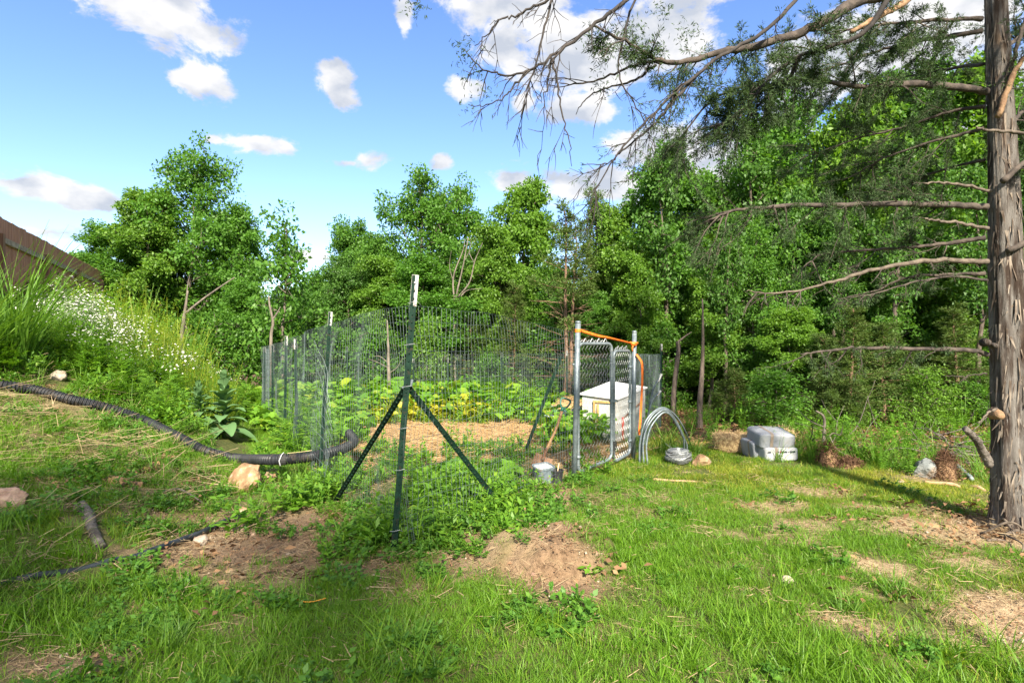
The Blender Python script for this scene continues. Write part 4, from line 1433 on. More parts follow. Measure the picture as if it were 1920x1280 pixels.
# ------------------------------------------------------------------ the big cedar
def big_cedar():
    d = 4.62
    ctr = [(1905, 1010), (1903, 985), (1899, 940), (1894, 900), (1891, 850), (1888, 780), (1885, 700), (1882, 600), (1878, 480), (1876, 380), (1872, 260), (1866, 130), (1860, 0), (1852, -200), (1846, -420), (1842, -700)]
    wid = [118, 87, 74, 67, 61, 56, 52, 50, 46, 44, 39, 36, 33, 29, 24, 14]
    pts = np.array([P(x + 5, y, d) for x, y in ctr])
    base = np.array([pts[0][0], d, hz(pts[0][0], d)])
    t = thing('cedar_tree', 'big shaggy-barked cedar with bare limbs at the right edge', 'tree', base)
    k = 200; n = 72
    sp = smooth_path(pts, k)
    z = sp[:, 2]
    rad = np.interp(z, pts[:, 2], np.array(wid) / 2 / FOC * d)
    a = np.arange(n) * 2 * math.pi / n
    A, Z = np.meshgrid(a, z)
    flute = 1 + .085 * np.cos(3 * A + .5 + .25 * np.sin(Z * 1.2)) + .07 * np.cos(5 * A + 1.0 - .3 * Z) + .03 * np.cos(9 * A + Z)
    flare = 1 + .35 * np.clip(.35 - (Z - base[2]), 0, 1) * np.cos(4 * A + .8)
    u = np.cos(A) * 3.5; v = np.sin(A) * 3.5
    strip = (fbm(u * 3.2 + 3, v * 3.2 + Z * .9, 5, 3) - .5) * .17 + (fbm(u * 8 + 3, v * 8 + Z * 1.6, 6, 2) - .5) * .12
    prof = flute * flare + strip
    V, F = tube_np(sp, rad, n, True, prof)
    W = MB(); W.add(V, F)
    m_, nt, N, L, b, out = newmat('shaggy_cedar_bark')
    n1 = noisen(nt, 14, 6, (1, 1, .16)); n2 = noisen(nt, 46, 6, (1, 1, .14), .75); n3 = noisen(nt, 3, 3, (1, 1, .5))
    c = mixc(nt, rampn(nt, n1, .35, .62), (.045, .032, .025), (.17, .157, .143))
    c = mixc(nt, rampn(nt, n2, .56, .70), c, (.29, .272, .25))
    c = mixc(nt, rampn(nt, n2, .44, .34), c, (.035, .024, .018))
    c = mixc(nt, rampn(nt, n3, .58, .74), c, mixc(nt, rampn(nt, n2, .4, .65), (.075, .044, .027), (.22, .15, .095)))
    L.new(c, b.inputs['Base Color']); b.inputs['Roughness'].default_value = .95; b.inputs['Specular IOR Level'].default_value = .1
    bn = N.new('ShaderNodeBump'); bn.inputs['Strength'].default_value = 1; bn.inputs['Distance'].default_value = .025
    L.new(n2, bn.inputs['Height']); L.new(bn.outputs[0], b.inputs['Normal'])
    tr = part('trunk', W, m_, t, True)
    # loose bark strips
    r = np.random.default_rng(3)
    S = MB()
    for i in range(620):
        q = int(r.uniform(8, k * .78)); an = r.uniform(0, 6.28); ja = int(an / 6.283 * n) % n
        c0 = V[q * n + ja]; rd = c0 - sp[q]; rd[2] = 0; rd /= np.linalg.norm(rd)
        sd = np.array([-rd[1], rd[0], 0])
        ln = r.uniform(.04, .22); w = r.uniform(.003, .009); off = r.uniform(.004, .03)
        if r.uniform() < .18:
            ln *= .7; tl = r.uniform(-.9, .9)
        else:
            tl = r.normal(0, .12)
        dn = np.array([0, 0, -1.0]) + sd * tl; dn /= np.linalg.norm(dn)
        a_ = c0 + rd * .002; m2 = a_ + dn * ln * .5 + rd * off * .4; e = a_ + dn * ln + rd * off
        s2 = np.cross(dn, rd)
        S.add([a_ - s2 * w, a_ + s2 * w, m2 + s2 * w * .8, m2 - s2 * w * .8, e + s2 * w * .2, e - s2 * w * .2], [(0, 1, 2, 3), (3, 2, 4, 5)])
    part('bark_strips', S, mat('bark_strip', (.07, .048, .033), (.23, .19, .15), 9, .95), tr, kind='stuff')

    # limbs in the pixel frame of the photograph with their own depths
    limbs = [
        ('limb', [(1850, 388, 4.6), (1800, 385, 4.55), (1700, 382, 4.4), (1560, 384, 4.3), (1440, 388, 4.2), (1370, 396, 4.15), (1330, 412, 4.1)], .030, .006, 1.0, 'limb'),
        ('limb', [(1850, 172, 4.6), (1790, 162, 4.5), (1710, 158, 4.4), (1630, 163, 4.3), (1560, 156, 4.2), (1480, 150, 4.1), (1420, 170, 4.05)], .032, .008, .9, 'limb'),
        ('limb', [(1842, 58, 4.6), (1760, 72, 4.7), (1690, 84, 4.8), (1620, 105, 4.9), (1530, 140, 5.0)], .022, .006, 1.1, 'limb'),
        ('limb', [(1840, 36, 4.6), (1760, 38, 4.5), (1660, 46, 4.4), (1560, 60, 4.35)], .020, .006, 1.0, 'limb'),
        ('limb', [(1845, 200, 4.6), (1780, 210, 4.8), (1690, 240, 5.0), (1600, 262, 5.2), (1500, 300, 5.3)], .016, .004, 1.2, 'limb'),
        ('limb', [(1845, 240, 4.6), (1740, 268, 4.8), (1650, 300, 5.0), (1580, 340, 5.2)], .014, .004, .9, 'limb'),
        ('limb', [(1856, -160, 4.6), (1770, -70, 4.1), (1680, -15, 3.8), (1610, 2, 3.6), (1550, 38, 3.5), (1495, 62, 3.45), (1430, 84, 3.4), (1360, 96, 3.35), (1285, 116, 3.3), (1235, 112, 3.25), (1175, 78, 3.2), (1105, 48, 3.15)], .042, .006, .35, 'limb'),
        ('limb', [(1285, 116, 3.3), (1240, 117, 3.3), (1200, 118, 3.3), (1150, 140, 3.3), (1090, 158, 3.3), (1050, 156, 3.3)], .012, .003, .0, 'twig_dark'),
        ('limb', [(1230, 122, 3.3), (1190, 150, 3.3), (1140, 165, 3.3), (1100, 185, 3.3), (1080, 215, 3.3)], .009, .002, .0, 'twig_dark'),
        ('limb', [(1600, -140, 3.6), (1500, -10, 3.4), (1430, 62, 3.3), (1360, 100, 3.25), (1293, 152, 3.2), (1237, 202, 3.15), (1177, 265, 3.1), (1150, 302, 3.1), (1113, 362, 3.1), (1104, 410, 3.1)], .013, .002, .12, 'twig_dark'),
        ('limb', [(1330, 120, 3.3), (1270, 180, 3.2), (1225, 235, 3.2), (1170, 280, 3.15), (1140, 306, 3.15), (1095, 309, 3.15)], .010, .002, .05, 'twig_dark'),
        ('limb', [(1400, -260, 3.4), (1250, -80, 3.2), (1173, 0, 3.1), (1113, 48, 3.05), (1033, 108, 3.0), (993, 133, 3.0), (937, 141, 3.0), (900, 124, 3.0), (870, 92, 3.0)], .014, .002, .0, 'twig_dark'),
        ('limb', [(1033, 108, 3.0), (1030, 140, 3.0), (1022, 180, 3.0), (1019, 240, 3.0)], .006, .0015, .0, 'twig_dark'),
        ('limb', [(1035, 110, 3.0), (1044, 150, 3.0), (1052, 205, 3.0), (1066, 262, 3.0), (1072, 312, 3.0)], .007, .0015, .0, 'twig_dark'),
        ('limb', [(1140, -160, 3.2), (1080, -60, 3.1), (1036, 0, 3.05), (1020, 60, 3.0), (1000, 130, 3.0), (990, 165, 3.0), (976, 220, 3.0)], .010, .002, .0, 'twig_dark'),
        ('limb', [(993, 133, 3.0), (968, 158, 3.0), (945, 182, 3.0), (905, 200, 3.0), (878, 196, 3.0)], .006, .0015, .0, 'twig_dark'),
        ('limb', [(1100, -110, 3.1), (1040, -10, 3.0), (1000, 14, 3.0), (960, 32, 3.0), (936, 36, 3.0), (915, 66, 3.0), (890, 86, 3.0)], .009, .002, .0, 'twig_dark'),
        ('limb', [(1240, -60, 3.3), (1190, 0, 3.25), (1172, 60, 3.2), (1160, 140, 3.2), (1188, 190, 3.2), (1215, 240, 3.2), (1228, 280, 3.2)], .008, .0015, .1, 'twig_dark'),
        ('limb', [(1700, -60, 3.6), (1620, 60, 3.6), (1500, 105, 3.7), (1440, 150, 3.7), (1400, 200, 3.7), (1350, 235, 3.7), (1300, 270, 3.7)], .018, .003, .9, 'twig_dark'),
        ('limb', [(1500, 105, 3.7), (1470, 160, 3.8), (1430, 190, 3.8), (1405, 215, 3.8), (1330, 215, 3.8)], .015, .003, .9, 'twig_dark'),
        ('limb', [(1480, 160, 3.8), (1420, 160, 3.8), (1350, 180, 3.8), (1290, 240, 3.8), (1265, 300, 3.8)], .012, .003, .9, 'twig_dark'),
        ('limb', [(1852, 490, 4.55), (1760, 488, 4.5), (1690, 496, 4.45), (1620, 510, 4.4), (1560, 530, 4.35), (1490, 546, 4.3), (1430, 550, 4.25), (1400, 546, 4.2)], .022, .003, .04, 'limb_pale'),
        ('limb', [(1848, 446, 4.65), (1780, 456, 4.75), (1720, 462, 4.8), (1620, 470, 4.9), (1540, 478, 5.0), (1510, 500, 5.0)], .020, .005, .8, 'limb'),
        ('limb', [(1848, 512, 4.65), (1770, 516, 4.8), (1700, 520, 4.9), (1640, 545, 5.0), (1570, 562, 5.1)], .016, .004, .5, 'limb'),
        ('limb', [(1850, 525, 4.6), (1780, 518, 4.55), (1710, 530, 4.5), (1640, 550, 4.5), (1590, 558, 4.5)], .011, .003, .2, 'limb'),
        ('limb', [(1852, 665, 4.55), (1820, 656, 4.5), (1740, 654, 4.45), (1640, 652, 4.4), (1580, 654, 4.35), (1530, 660, 4.3), (1500, 664, 4.3)], .020, .005, .35, 'limb'),
        ('limb', [(1852, 428, 4.5), (1800, 418, 4.4), (1760, 414, 4.3), (1734, 410, 4.25)], .015, .007, 0, 'limb_pale'),
        ('limb', [(1858, 358, 4.5), (1800, 346, 4.4), (1760, 342, 4.3), (1732, 344, 4.3)], .013, .006, 0, 'limb_pale'),
        ('limb', [(1735, -40, 3.9), (1700, 2, 3.8), (1650, 30, 3.7), (1596, 60, 3.6)], .030, .012, 0, 'limb_orange'),
        ('limb', [(1870, 205, 4.45), (1890, 150, 4.4), (1912, 70, 4.3), (1940, 0, 4.3)], .018, .012, .2, 'limb'),
        ('limb', [(1870, 220, 4.4), (1900, 140, 4.35), (1925, 100, 4.3), (1960, 40, 4.3)], .022, .012, .2, 'limb_orange'),
        ('limb', [(1940, 252, 4.2), (1900, 248, 4.3), (1850, 244, 4.2), (1832, 238, 4.1)], .016, .006, 0, 'limb_pale'),
        ('limb', [(1880, 340, 4.4), (1930, 300, 4.4), (2000, 270, 4.4)], .024, .012, .5, 'limb'),
        ('limb', [(1890, 470, 4.5), (1960, 440, 4.5), (2040, 440, 4.5)], .024, .012, .8, 'limb'),
        ('limb', [(1856, 870, 4.4), (1845, 850, 4.4), (1828, 822, 4.35), (1810, 803, 4.3)], .036, .022, 0, 'log'),
        ('limb', [(1868, 765, 4.42), (1850, 775, 4.3), (1835, 795, 4.25)], .012, .003, 0, 'limb_pale'),
        ('limb', [(1850, 700, 4.5), (1810, 705, 4.5), (1770, 704, 4.5)], .006, .002, 0, 'limb'),
        ('limb', [(1845, 120, 4.7), (1770, 130, 5.2), (1680, 150, 5.6), (1600, 180, 6.0)], .016, .004, 1.0, 'limb'),
        ('limb', [(1846, 300, 4.7), (1760, 320, 5.2), (1690, 350, 5.5), (1620, 360, 5.8)], .014, .004, .8, 'limb'),
        ('limb', [(1870, 100, 4.6), (1930, 60, 5.0), (2000, 40, 5.2)], .02, .006, 1.2, 'limb'),
        ('limb', [(1880, 250, 4.6), (1930, 200, 5.0), (2000, 190, 5.2)], .02, .006, 1.2, 'limb'),
    ]
    r = np.random.default_rng(12)
    allQ = []
    for (nm, px, r0, r1, leafy, mt) in limbs:
        pts = smooth_path([P(*q) for q in px], max(14, len(px) * 5))
        kk = len(pts)
        pts[1:-1] += r.normal(0, .004, (kk - 2, 3))
        w = MB()
        w.tube(pts, np.linspace(r0, r1, kk) * (1 + r.normal(0, .06, kk)), 8)
        lo = part('limb', w, M[mt], t, True)
        L_ = np.linalg.norm(np.diff(pts, axis=0), axis=1).sum()
        thin = mt == 'twig_dark'
        nt_ = int(L_ * (15 if leafy > .5 else 8)) if (leafy > 0 or thin) else 2
        tw = MB()
        for i in range(nt_):
            q = int(r.uniform(.18, .99) * (kk - 1))
            tang = pts[min(q + 1, kk - 1)] - pts[max(q - 1, 0)]; tang /= np.linalg.norm(tang)
            dd = rdir(r, 1)[0] * .8 + tang * .8; dd[2] -= .15 if leafy > .5 else .45
            ln = r.uniform(.15, .55) * (1.0 if leafy > .5 else .55)
            if leafy == 0 and not thin: ln *= .4
            bp = branch_path(r, pts[q], dd, ln, 5, .16, -.25)
            tw.tube(bp, np.linspace(min(.006, r0 * .3), .0012, 6), 4, False)
            subs = [bp]
            for s in range(3):
                b2 = branch_path(r, bp[r.integers(1, 5)], dd + r.normal(0, .7, 3), ln * .5, 3, .2, -.3)
                tw.tube(b2, np.linspace(.0025, .001, 4), 3, False); subs.append(b2)
            for b2 in subs:
                n_ = int((50 if b2[0][2] > 2.9 else 32) * leafy * len(b2) / 6)
                if n_ < 1: continue
                tt = r.uniform(.25, 1, n_) * (len(b2) - 1); s0 = np.minimum(tt.astype(int), len(b2) - 2)
                c = b2[s0] + (b2[s0 + 1] - b2[s0]) * (tt - s0)[:, None]
                tg = b2[-1] - b2[0]; tg /= np.linalg.norm(tg) + 1e-9
                e = rdir(r, n_) + tg * .9
                c = c + rdir(r, n_) * .011
                for _ in range(4):
                    ee = e + r.normal(0, .5, (n_, 3))
                    allQ.append(leaf_quads(c + ee * .008, ee, rdir(r, n_), r.uniform(.016, .036, n_), r.uniform(.0035, .0062, n_), .25))
        if nt_ > 0 and tw.n:
            part('twigs', tw, M['limb' if mt in ('limb', 'limb_pale', 'limb_orange') else 'twig_dark'], lo, False, kind='stuff')
    # leafy tips seen at the ends of the bare whips
    for (px, py, dd_, n_) in ((872, 95, 3.0, 60), (885, 130, 3.0, 46), (882, 196, 3.0, 22), (912, 170, 3.0, 26), (780, 8, 3.0, 60), (1110, 70, 3.15, 90), (1130, 100, 3.2, 90), (1150, 60, 3.2, 70), (1190, 60, 3.2, 80), (1230, 90, 3.2, 80), (1130, 160, 3.25, 50), (1240, 20, 3.2, 60), (1290, 60, 3.3, 60), (1240, 235, 3.2, 60), (1275, 215, 3.2, 50)):
        ctr_ = P(px, py, dd_) + r.normal(0, .022, (n_, 3)) * np.array([1.6, 1.2, 1.6])
        e = rdir(r, n_, .1)
        for _ in range(2):
            allQ.append(leaf_quads(ctr_, e + r.normal(0, .4, (n_, 3)), rdir(r, n_), r.uniform(.014, .035, n_), .005, .25))
    w = MB()
    w.tube(smooth_path([P(800, -60, 3.0), P(790, -15, 3.0), P(778, 12, 3.0)], 8), np.linspace(.004, .0015, 8), 4)
    part('limb', w, M['twig_dark'], t, True)
    # upper crown above the picture: shades the ground
    for i in range(26):
        zz = base[2] + 4.6 + i * .17
        az = i * 2.4; ln = 2.3 * (1 - i / 36)
        a_ = np.array([base[0] - .1, d, zz]); bp = branch_path(r, a_, (math.cos(az), math.sin(az), .25), ln, 6, .1)
        w = MB(); w.tube(bp, np.linspace(.03, .006, 7), 5); part('limb', w, M['limb'], t, True)
        n_ = 260
        tt = r.uniform(.2, 1, n_) * 6; s0 = np.minimum(tt.astype(int), 5)
        c = bp[s0] + (bp[s0 + 1] - bp[s0]) * (tt - s0)[:, None] + r.normal(0, .14, (n_, 3))
        for _ in range(3):
            allQ.append(leaf_quads(c, rdir(r, n_), rdir(r, n_), r.uniform(.06, .12, n_), .022, .25))
    Q = np.concatenate(allQ)
    me = quads_mesh('needle_sprays', Q.reshape(-1, 3) - base, 4, M['cedar_big'])
    mpart('needle_sprays', me, t, kind='stuff')
    # roots knuckles and a broken knot
    w = MB()
    knot = P(1872, 776, 4.42)
    V2, F2 = tube_np([knot + [.0, .05, 0], knot + [-.01, -.02, -.004], knot + [-.015, -.05, -.015]], [.05, .036, .022], 10)
    w.add(V2, F2); part('broken_knot', w, M['limb_orange'], t, True)
    w = MB()
    for rr_ in ((1852, 642, .028), (1866, 648, .02)):
        k_ = P(rr_[0], rr_[1], 4.46)
        V2, F2 = tube_np([k_ + [.02, .06, 0], k_, k_ + [-.012, -.016, 0]], [rr_[2] * 1.3, rr_[2], rr_[2] * .5], 10)
        w.add(V2, F2)
    part('knot', w, m_, t, True)


big_cedar()

# ------------------------------------------------------------------ left board fence
def board_fence():
    a = np.array([-7.6, 8.2]); b = np.array([-11.6, 16.4])
    dirv = (b - a) / np.linalg.norm(b - a); ln = np.linalg.norm(b - a)
    nrm = np.array([dirv[1], -dirv[0]])          # towards the garden
    if nrm[0] < 0: nrm = -nrm
    base = np.array([a[0], a[1], hz(*a)])
    t = thing('board_fence', 'red-brown board fence along the top of the left bank', 'fence', base)
    a = a - dirv * 1.2; ln += 1.2
    bw = .142
    n = int(ln / bw)
    r = np.random.default_rng(5)
    ang = math.atan2(dirv[1], dirv[0])
    Rz = np.array(Matrix.Rotation(ang, 3, 'Z'))
    TOP = 3.42
    for i in range(n):
        s = (i + .5) * bw
        c = a + dirv * s
        z0 = hz(c[0], c[1]) - .15; z1 = TOP + r.normal(0, .006) - .004 * s
        w = MB().box((c[0], c[1], (z0 + z1) / 2), (bw - .006, .020 + r.uniform(-.003, .003), z1 - z0), Rz)
        part('board', w, M['boardfence'], t)
    npst = int(ln / 2.45) + 1
    p_at = [a + dirv * (1.55 + 2.4 * i) for i in range(5) if 1.55 + 2.4 * i < ln]
    for k_, c in enumerate(p_at):
        c2 = c + nrm * .075
        z0 = hz(c2[0], c2[1]) - .2; z1 = TOP - .30
        w = MB().box((c2[0], c2[1], (z0 + z1) / 2), (.095, .095, z1 - z0), Rz)
        part('post', w, M['postfence'], t)
    for dz in (.27, 1.20):
        for i in range(len(p_at) + 1):
            s0 = 0 if i == 0 else 1.55 + 2.4 * (i - 1) + .055
            s1 = min(1.55 + 2.4 * i - .055, ln)
            if s1 - s0 < .3: continue
            c0 = a + dirv * s0 + nrm * .034; c1 = a + dirv * s1 + nrm * .034
            w = MB().beam((c0[0], c0[1], TOP - dz - .09), (c1[0], c1[1], TOP - dz - .10), .085, .042, (nrm[0], nrm[1], 0))
            part('rail', w, M['railfence'], t)


board_fence()


# ------------------------------------------------------------------ wire garden fence
def tpost_mb(b, tp, w=.034):
    """steel T-post: flange, stem and studs"""
    b = np.asarray(b, float); tp = np.asarray(tp, float)
    mb = MB()
    f = np.array([-b[0], -b[1], 0]); f /= np.linalg.norm(f)
    mb.beam(b, tp, w, .006, f)
    mb.beam(b - f * .017, tp - f * .017, .006, .030, f)
    n = int(np.linalg.norm(tp - b) / .055)
    for i in range(3, n):
        c = b + (tp - b) * i / n
        mb.box(c + f * .006, (.010, .010, .012))
    return mb


def wire_mb(poly, ztop, zbot, sp=.051, hs=.1016, r0=.0013, seed=0, warp=.0):
    """welded wire along a ground polyline"""
    r = np.random.default_rng(seed)
    mb = MB()
    P2 = np.asarray(poly, float)
    L_ = np.r_[0, np.cumsum(np.linalg.norm(np.diff(P2, axis=0), axis=1))]
    tot = L_[-1]
    def at(s, z):
        x = np.interp(s, L_, P2[:, 0]); y = np.interp(s, L_, P2[:, 1])
        zt = np.interp(s, L_, ztop); zb = np.interp(s, L_, zbot)
        zz = zb + (zt - zb) * z
        wob = warp * ((vn(s * 2.1, zz * 1.6, seed) - .5) * 2 + (vn(s * 6, zz * 5, seed + 1) - .5) * .5)
        sag = warp * 1.2 * (vn(s * 1.4, np.zeros_like(s) + seed, seed + 5) - .5) * (1 - z) * 2
        return np.stack([x + wob * .8, y + wob * .5, zz + sag + warp * .6 * (vn(s * 3, zz * 3, seed + 9) - .5)], -1)
    nv = int(tot / sp)
    zs = np.linspace(0, 1, 15)
    for i in range(nv + 1):
        s = np.full(15, i * tot / nv) + warp * .5 * (vn(zs * 4, np.full(15, i * .35), seed + 3) - .5)
        mb.tube(at(s, zs), r0, 3, False)
    h = float(np.mean(np.asarray(ztop) - np.asarray(zbot)))
    nh = max(4, int(h / hs))
    ns = max(6, int(tot / .12))
    for j in range(nh + 1):
        s = np.linspace(0, tot, ns)
        mb.tube(at(s, np.full(ns, j / nh)), r0 * 1.15, 3, False)
    return mb


def garden_fence():
    base = np.array([-.84, 4.05, hz(-.84, 4.05)])
    t = thing('wire_fence', 'green steel post and welded wire fence round the vegetable garden', 'fence', base)
    # posts: foot (x,y), top pixel row, cap length
    A_b = G(738, 1035); A_t = P(779, 516, 4.05)
    posts = [(A_b, A_t, .22)]
    B = np.array([-1.98, 6.0]); Bb = P(597, 878, 6.0); Bt = P(620, 585, 5.95); posts.append((np.array([Bb[0], Bb[1], hz(Bb[0], Bb[1]) - .1]), Bt, .14))
    def simple(px, top, d, cap=.11, pxb=None):
        tt = P(px, top, d); bx = ((pxb or px) - CX) / FOC * d
        posts.append((np.array([bx, d, hz(bx, d) - .1]), tt, cap))
    simple(554, 636, 7.6, .13, 557); simple(537, 630, 8.2, .13, 533); simple(511, 647, 9.4, .11); simple(496, 651, 10.6, .10)
    simple(651, 650, 13.6, .12); simple(775, 672, 14.2, .10); simple(840, 671, 13.9, .12); simple(858, 666, 14.1, .10); simple(941, 662, 13.4, .10); simple(1063, 657, 12.2, .11)
    simple(1240, 645, 10.3, .12, 1238)
    for i, (b, tp, cap) in enumerate(posts):
        v = tp - b; L_ = np.linalg.norm(v); v = v / L_
        p = part('post', tpost_mb(b, tp - v * (cap if i else .0) * 0, (.045 if i == 0 else .036)), M['postgreen'], t)
        mb = tpost_mb(tp - v * cap, tp + v * .003, (.048 if i == 0 else .040))
        part('post_cap', mb, M['postwhite'], p)
        if i > 1:
            pass
    # corner braces
    c = P(763, 722, 4.12)
    for e in (P(628, 925, 5.35), P(946, 925, 5.0)):
        g = hz(e[0], e[1]); e = np.array([e[0], e[1], min(e[2], g + .02) if e[2] > g + .05 else g - .03])
        part('brace', tpost_mb(e, c, .042), M['postgreen'], t)
    part('brace_clamp', MB().tube([c - [.03, 0, .02], c + [.03, 0, .0], c + [.035, .01, .04]], .012, 6), M['galv'], t)
    # wire runs
    def run(name, poly, top_px, seed, warp, lift=.02, r0=.0013, bot=None):
        poly = np.asarray(poly, float)
        zt = [EYE - (py - CY) / FOC * y for py, (x, y) in zip(top_px, poly)]
        zb = bot if bot is not None else [hz(x, y) + lift for x, y in poly]
        return part(name, wire_mb(poly, zt, zb, seed=seed, warp=warp, r0=r0), M['wire'], t, kind='stuff')
    A = (A_b[0] + .06, A_b[1] + .0)
    At = (-.71, 4.05)
    run('wire_mesh', [(-.735, 4.09), (-.30, 4.85), (.20, 5.62), (.69, 6.30)], [572, 585, 603, 622], 1, .05, .03)
    run('wire_mesh', [(-.735, 4.09), (-1.05, 4.6), (-1.5, 5.3), (-1.93, 5.97)], [572, 580, 592, 606], 2, .05, .05)
    run('wire_mesh', [(-1.93, 5.97), (-2.5, 6.9), (-2.95, 7.7)], [606, 622, 632], 3, .04)
    run('wire_mesh', [(-2.95, 7.7), (-3.7, 9.0), (-4.65, 10.6)], [632, 642, 650], 4, .03)
    run('wire_mesh', [(-4.65, 10.6), (-5.2, 12.3), (-4.0, 13.7)], [652, 655, 657], 5, .02, r0=.002)
    run('wire_mesh', [(-4.0, 13.7), (-2.45, 14.2), (-1.5, 13.95), (-.24, 13.4), (1.18, 12.2)], [660, 664, 664, 664, 662], 6, .02, r0=.002)
    run('wire_mesh', [(1.18, 12.2), (2.0, 11.2), (2.69, 10.3)], [662, 664, 664], 7, .02, r0=.002)
    run('wire_mesh', [(2.69, 10.3), (2.1, 8.7), (1.55, 7.25)], [664, 664, 664], 8, .03)
    # loose end of wire folded at the second post
    run('wire_mesh', [(-2.0, 5.9), (-1.85, 5.7), (-1.78, 5.55)], [640, 700, 760], 9, .10, .04)
    # wire ties on the corner post
    w = MB()
    for f in (.08, .30, .45, .60, .75, .9):
        q = A_b + (A_t - A_b) * f
        w.tube([q + [-.035, -.02, .0], q + [0, -.035, .005], q + [.035, -.02, .01], q + [.05, .01, -.01]], .0022, 4)
    part('wire_tie', w, M['wire_galv'], t)


garden_fence()


# ------------------------------------------------------------------ gate
LP = np.array([.69, 6.33]); RP = np.array([1.53, 7.20])
GZ = (hz(*LP), hz(*RP))


def gate_post(name, xy, top, label, lean=0.0, r0=.030):
    z0 = hz(*xy)
    t = thing(name, label, 'gate post', (xy[0], xy[1], z0), 'gate posts')
    tp = np.array([xy[0] + lean, xy[1], top]); b = np.array([xy[0], xy[1], z0 - .1])
    part('post_tube', MB().tube([b, (b + tp) / 2, tp], r0, 20), M['galv'], t, True)
    mb = MB()
    V, F = tube_np([tp - [0, 0, .004], tp + [0, 0, .012], tp + [0, 0, .022]], [r0 * 1.08, r0 * 1.08, r0 * .6], 20)
    part('cap', mb.add(V, F), M['galv'], t, True)
    return t, b, tp


tL, bL, tpL = gate_post('gate_post', LP, 1.5 + 35 / FOC * 6.33, 'nearer galvanised gate post, left end of the orange strap', .045)
tR, bR, tpR = gate_post('gate_post', RP, 1.5 + 17 / FOC * 7.2, 'farther galvanised gate post where the orange strap is knotted', .02, .028)


def gate_leaf(p0, p1, z0a, z0b, z1a, z1b, label, hinge_at):
    """p0->p1 ground line; a rounded tube frame with chain link inside"""
    p0 = np.asarray(p0); p1 = np.asarray(p1)
    def W(u, v):
        b = z0a + (z0b - z0a) * u; tp = z1a + (z1b - z1a) * u
        return np.array([*(p0 + (p1 - p0) * u), b + (tp - b) * v])
    t = thing('gate', label, 'gate', (p0[0], p0[1], z0a), 'gate leaves')
    wid = np.linalg.norm(p1 - p0); hgt = z1a - z0a
    rc = .07; pts = []
    for (cu, cv, a0) in ((1 - rc / wid, 1 - rc / hgt, 0), (rc / wid, 1 - rc / hgt, 90), (rc / wid, rc / hgt, 180), (1 - rc / wid, rc / hgt, 270)):
        for k in range(7):
            a = R(a0 + k * 15)
            pts.append(W(cu + math.cos(a) * rc / wid, cv + math.sin(a) * rc / hgt))
    pts.append(pts[0]); pts.append(pts[1])
    part('frame', MB().tube(pts, .0185, 12, False), M['galv'], t, True)
    # chain link
    mb = MB(); sp = .052; nw = int(wid / sp); nz = int(hgt / sp)
    nd = np.array([p1[1] - p0[1], -(p1[0] - p0[0]), 0]) / wid
    for i in range(nw):
        q = []
        for j in range(nz * 1 + 1):
            u = (i + .5 + (.56 if (j % 2) else -.06) - .25) / nw
            q.append(W(min(max(u, .01), .99), .012 + .976 * j / nz) + nd * (.004 if j % 2 else -.004))
        mb.tube(q, .0015, 4, False)
    part('chain_link', mb, M['wire_galv'], t, kind='stuff')
    # twisted top barbs
    mb = MB()
    for i in range(int(nw * .8)):
        u = (i + 1.0) / nw
        a = W(u - .035 / wid, 1.0); c = W(u + .0, 1.0); d_ = W(u + .035 / wid, 1.0)
        h_ = .035 + .02 * (i % 2)
        mb.tube([a + [0, 0, .01], c + [0, 0, h_], c + [.006, 0, h_ + .008], d_ + [0, 0, .012]], .0042, 5)
    part('top_barbs', mb, M['wire_galv'], t)
    # hinges / ties
    for v in (.12, .5, .84):
        c = W(hinge_at, v)
        o = (p0 - p1) / wid if hinge_at < .5 else (p1 - p0) / wid
        e = c + np.array([o[0], o[1], 0]) * .085
        part('hinge', MB().tube([c - [0, 0, .018], c + [0, 0, .018]], .026, 12).tube([c, e], .010, 8), M['galv'], t, True)
    mb = MB()
    for v in np.linspace(.06, .94, 9):
        for u in (0.0, 1.0):
            c = W(u, v); mb.tube([c - [0, 0, .003], c + [0, 0, .003]], .022, 8)
    part('wire_tie', mb, M['wire_galv'], t)
    return t, W


du = (RP - LP) / np.linalg.norm(RP - LP)
zgl = GZ[0]
g1, W1 = gate_leaf(LP + du * .075, np.array([1.175, 6.72]), .03, .12, 1.475, 1.475, 'nearer wide chain link gate leaf beside the left post', 0.0)
g2, W2 = gate_leaf(np.array([1.215, 6.80]), RP - du * .07, .06, .10, 1.385, 1.385, 'farther narrow-looking chain link gate leaf by the right post', 1.0)
mb = MB()
c = W1(1.0, .50)
mb.box(c + [.02, .02, 0], (.09, .03, .03))
part('latch', mb, M['galv'], g1)
c = W1(1.0, .055) + [.03, .03, 0]
w = MB().tube([c + [0, 0, .12], c + [0, 0, -.12]], .012, 8).tube([c + [0, 0, .11], c + [.03, 0, .125], c + [.03, 0, .03]], .007, 6)
part('drop_bolt', w, M['rubber'], g2)


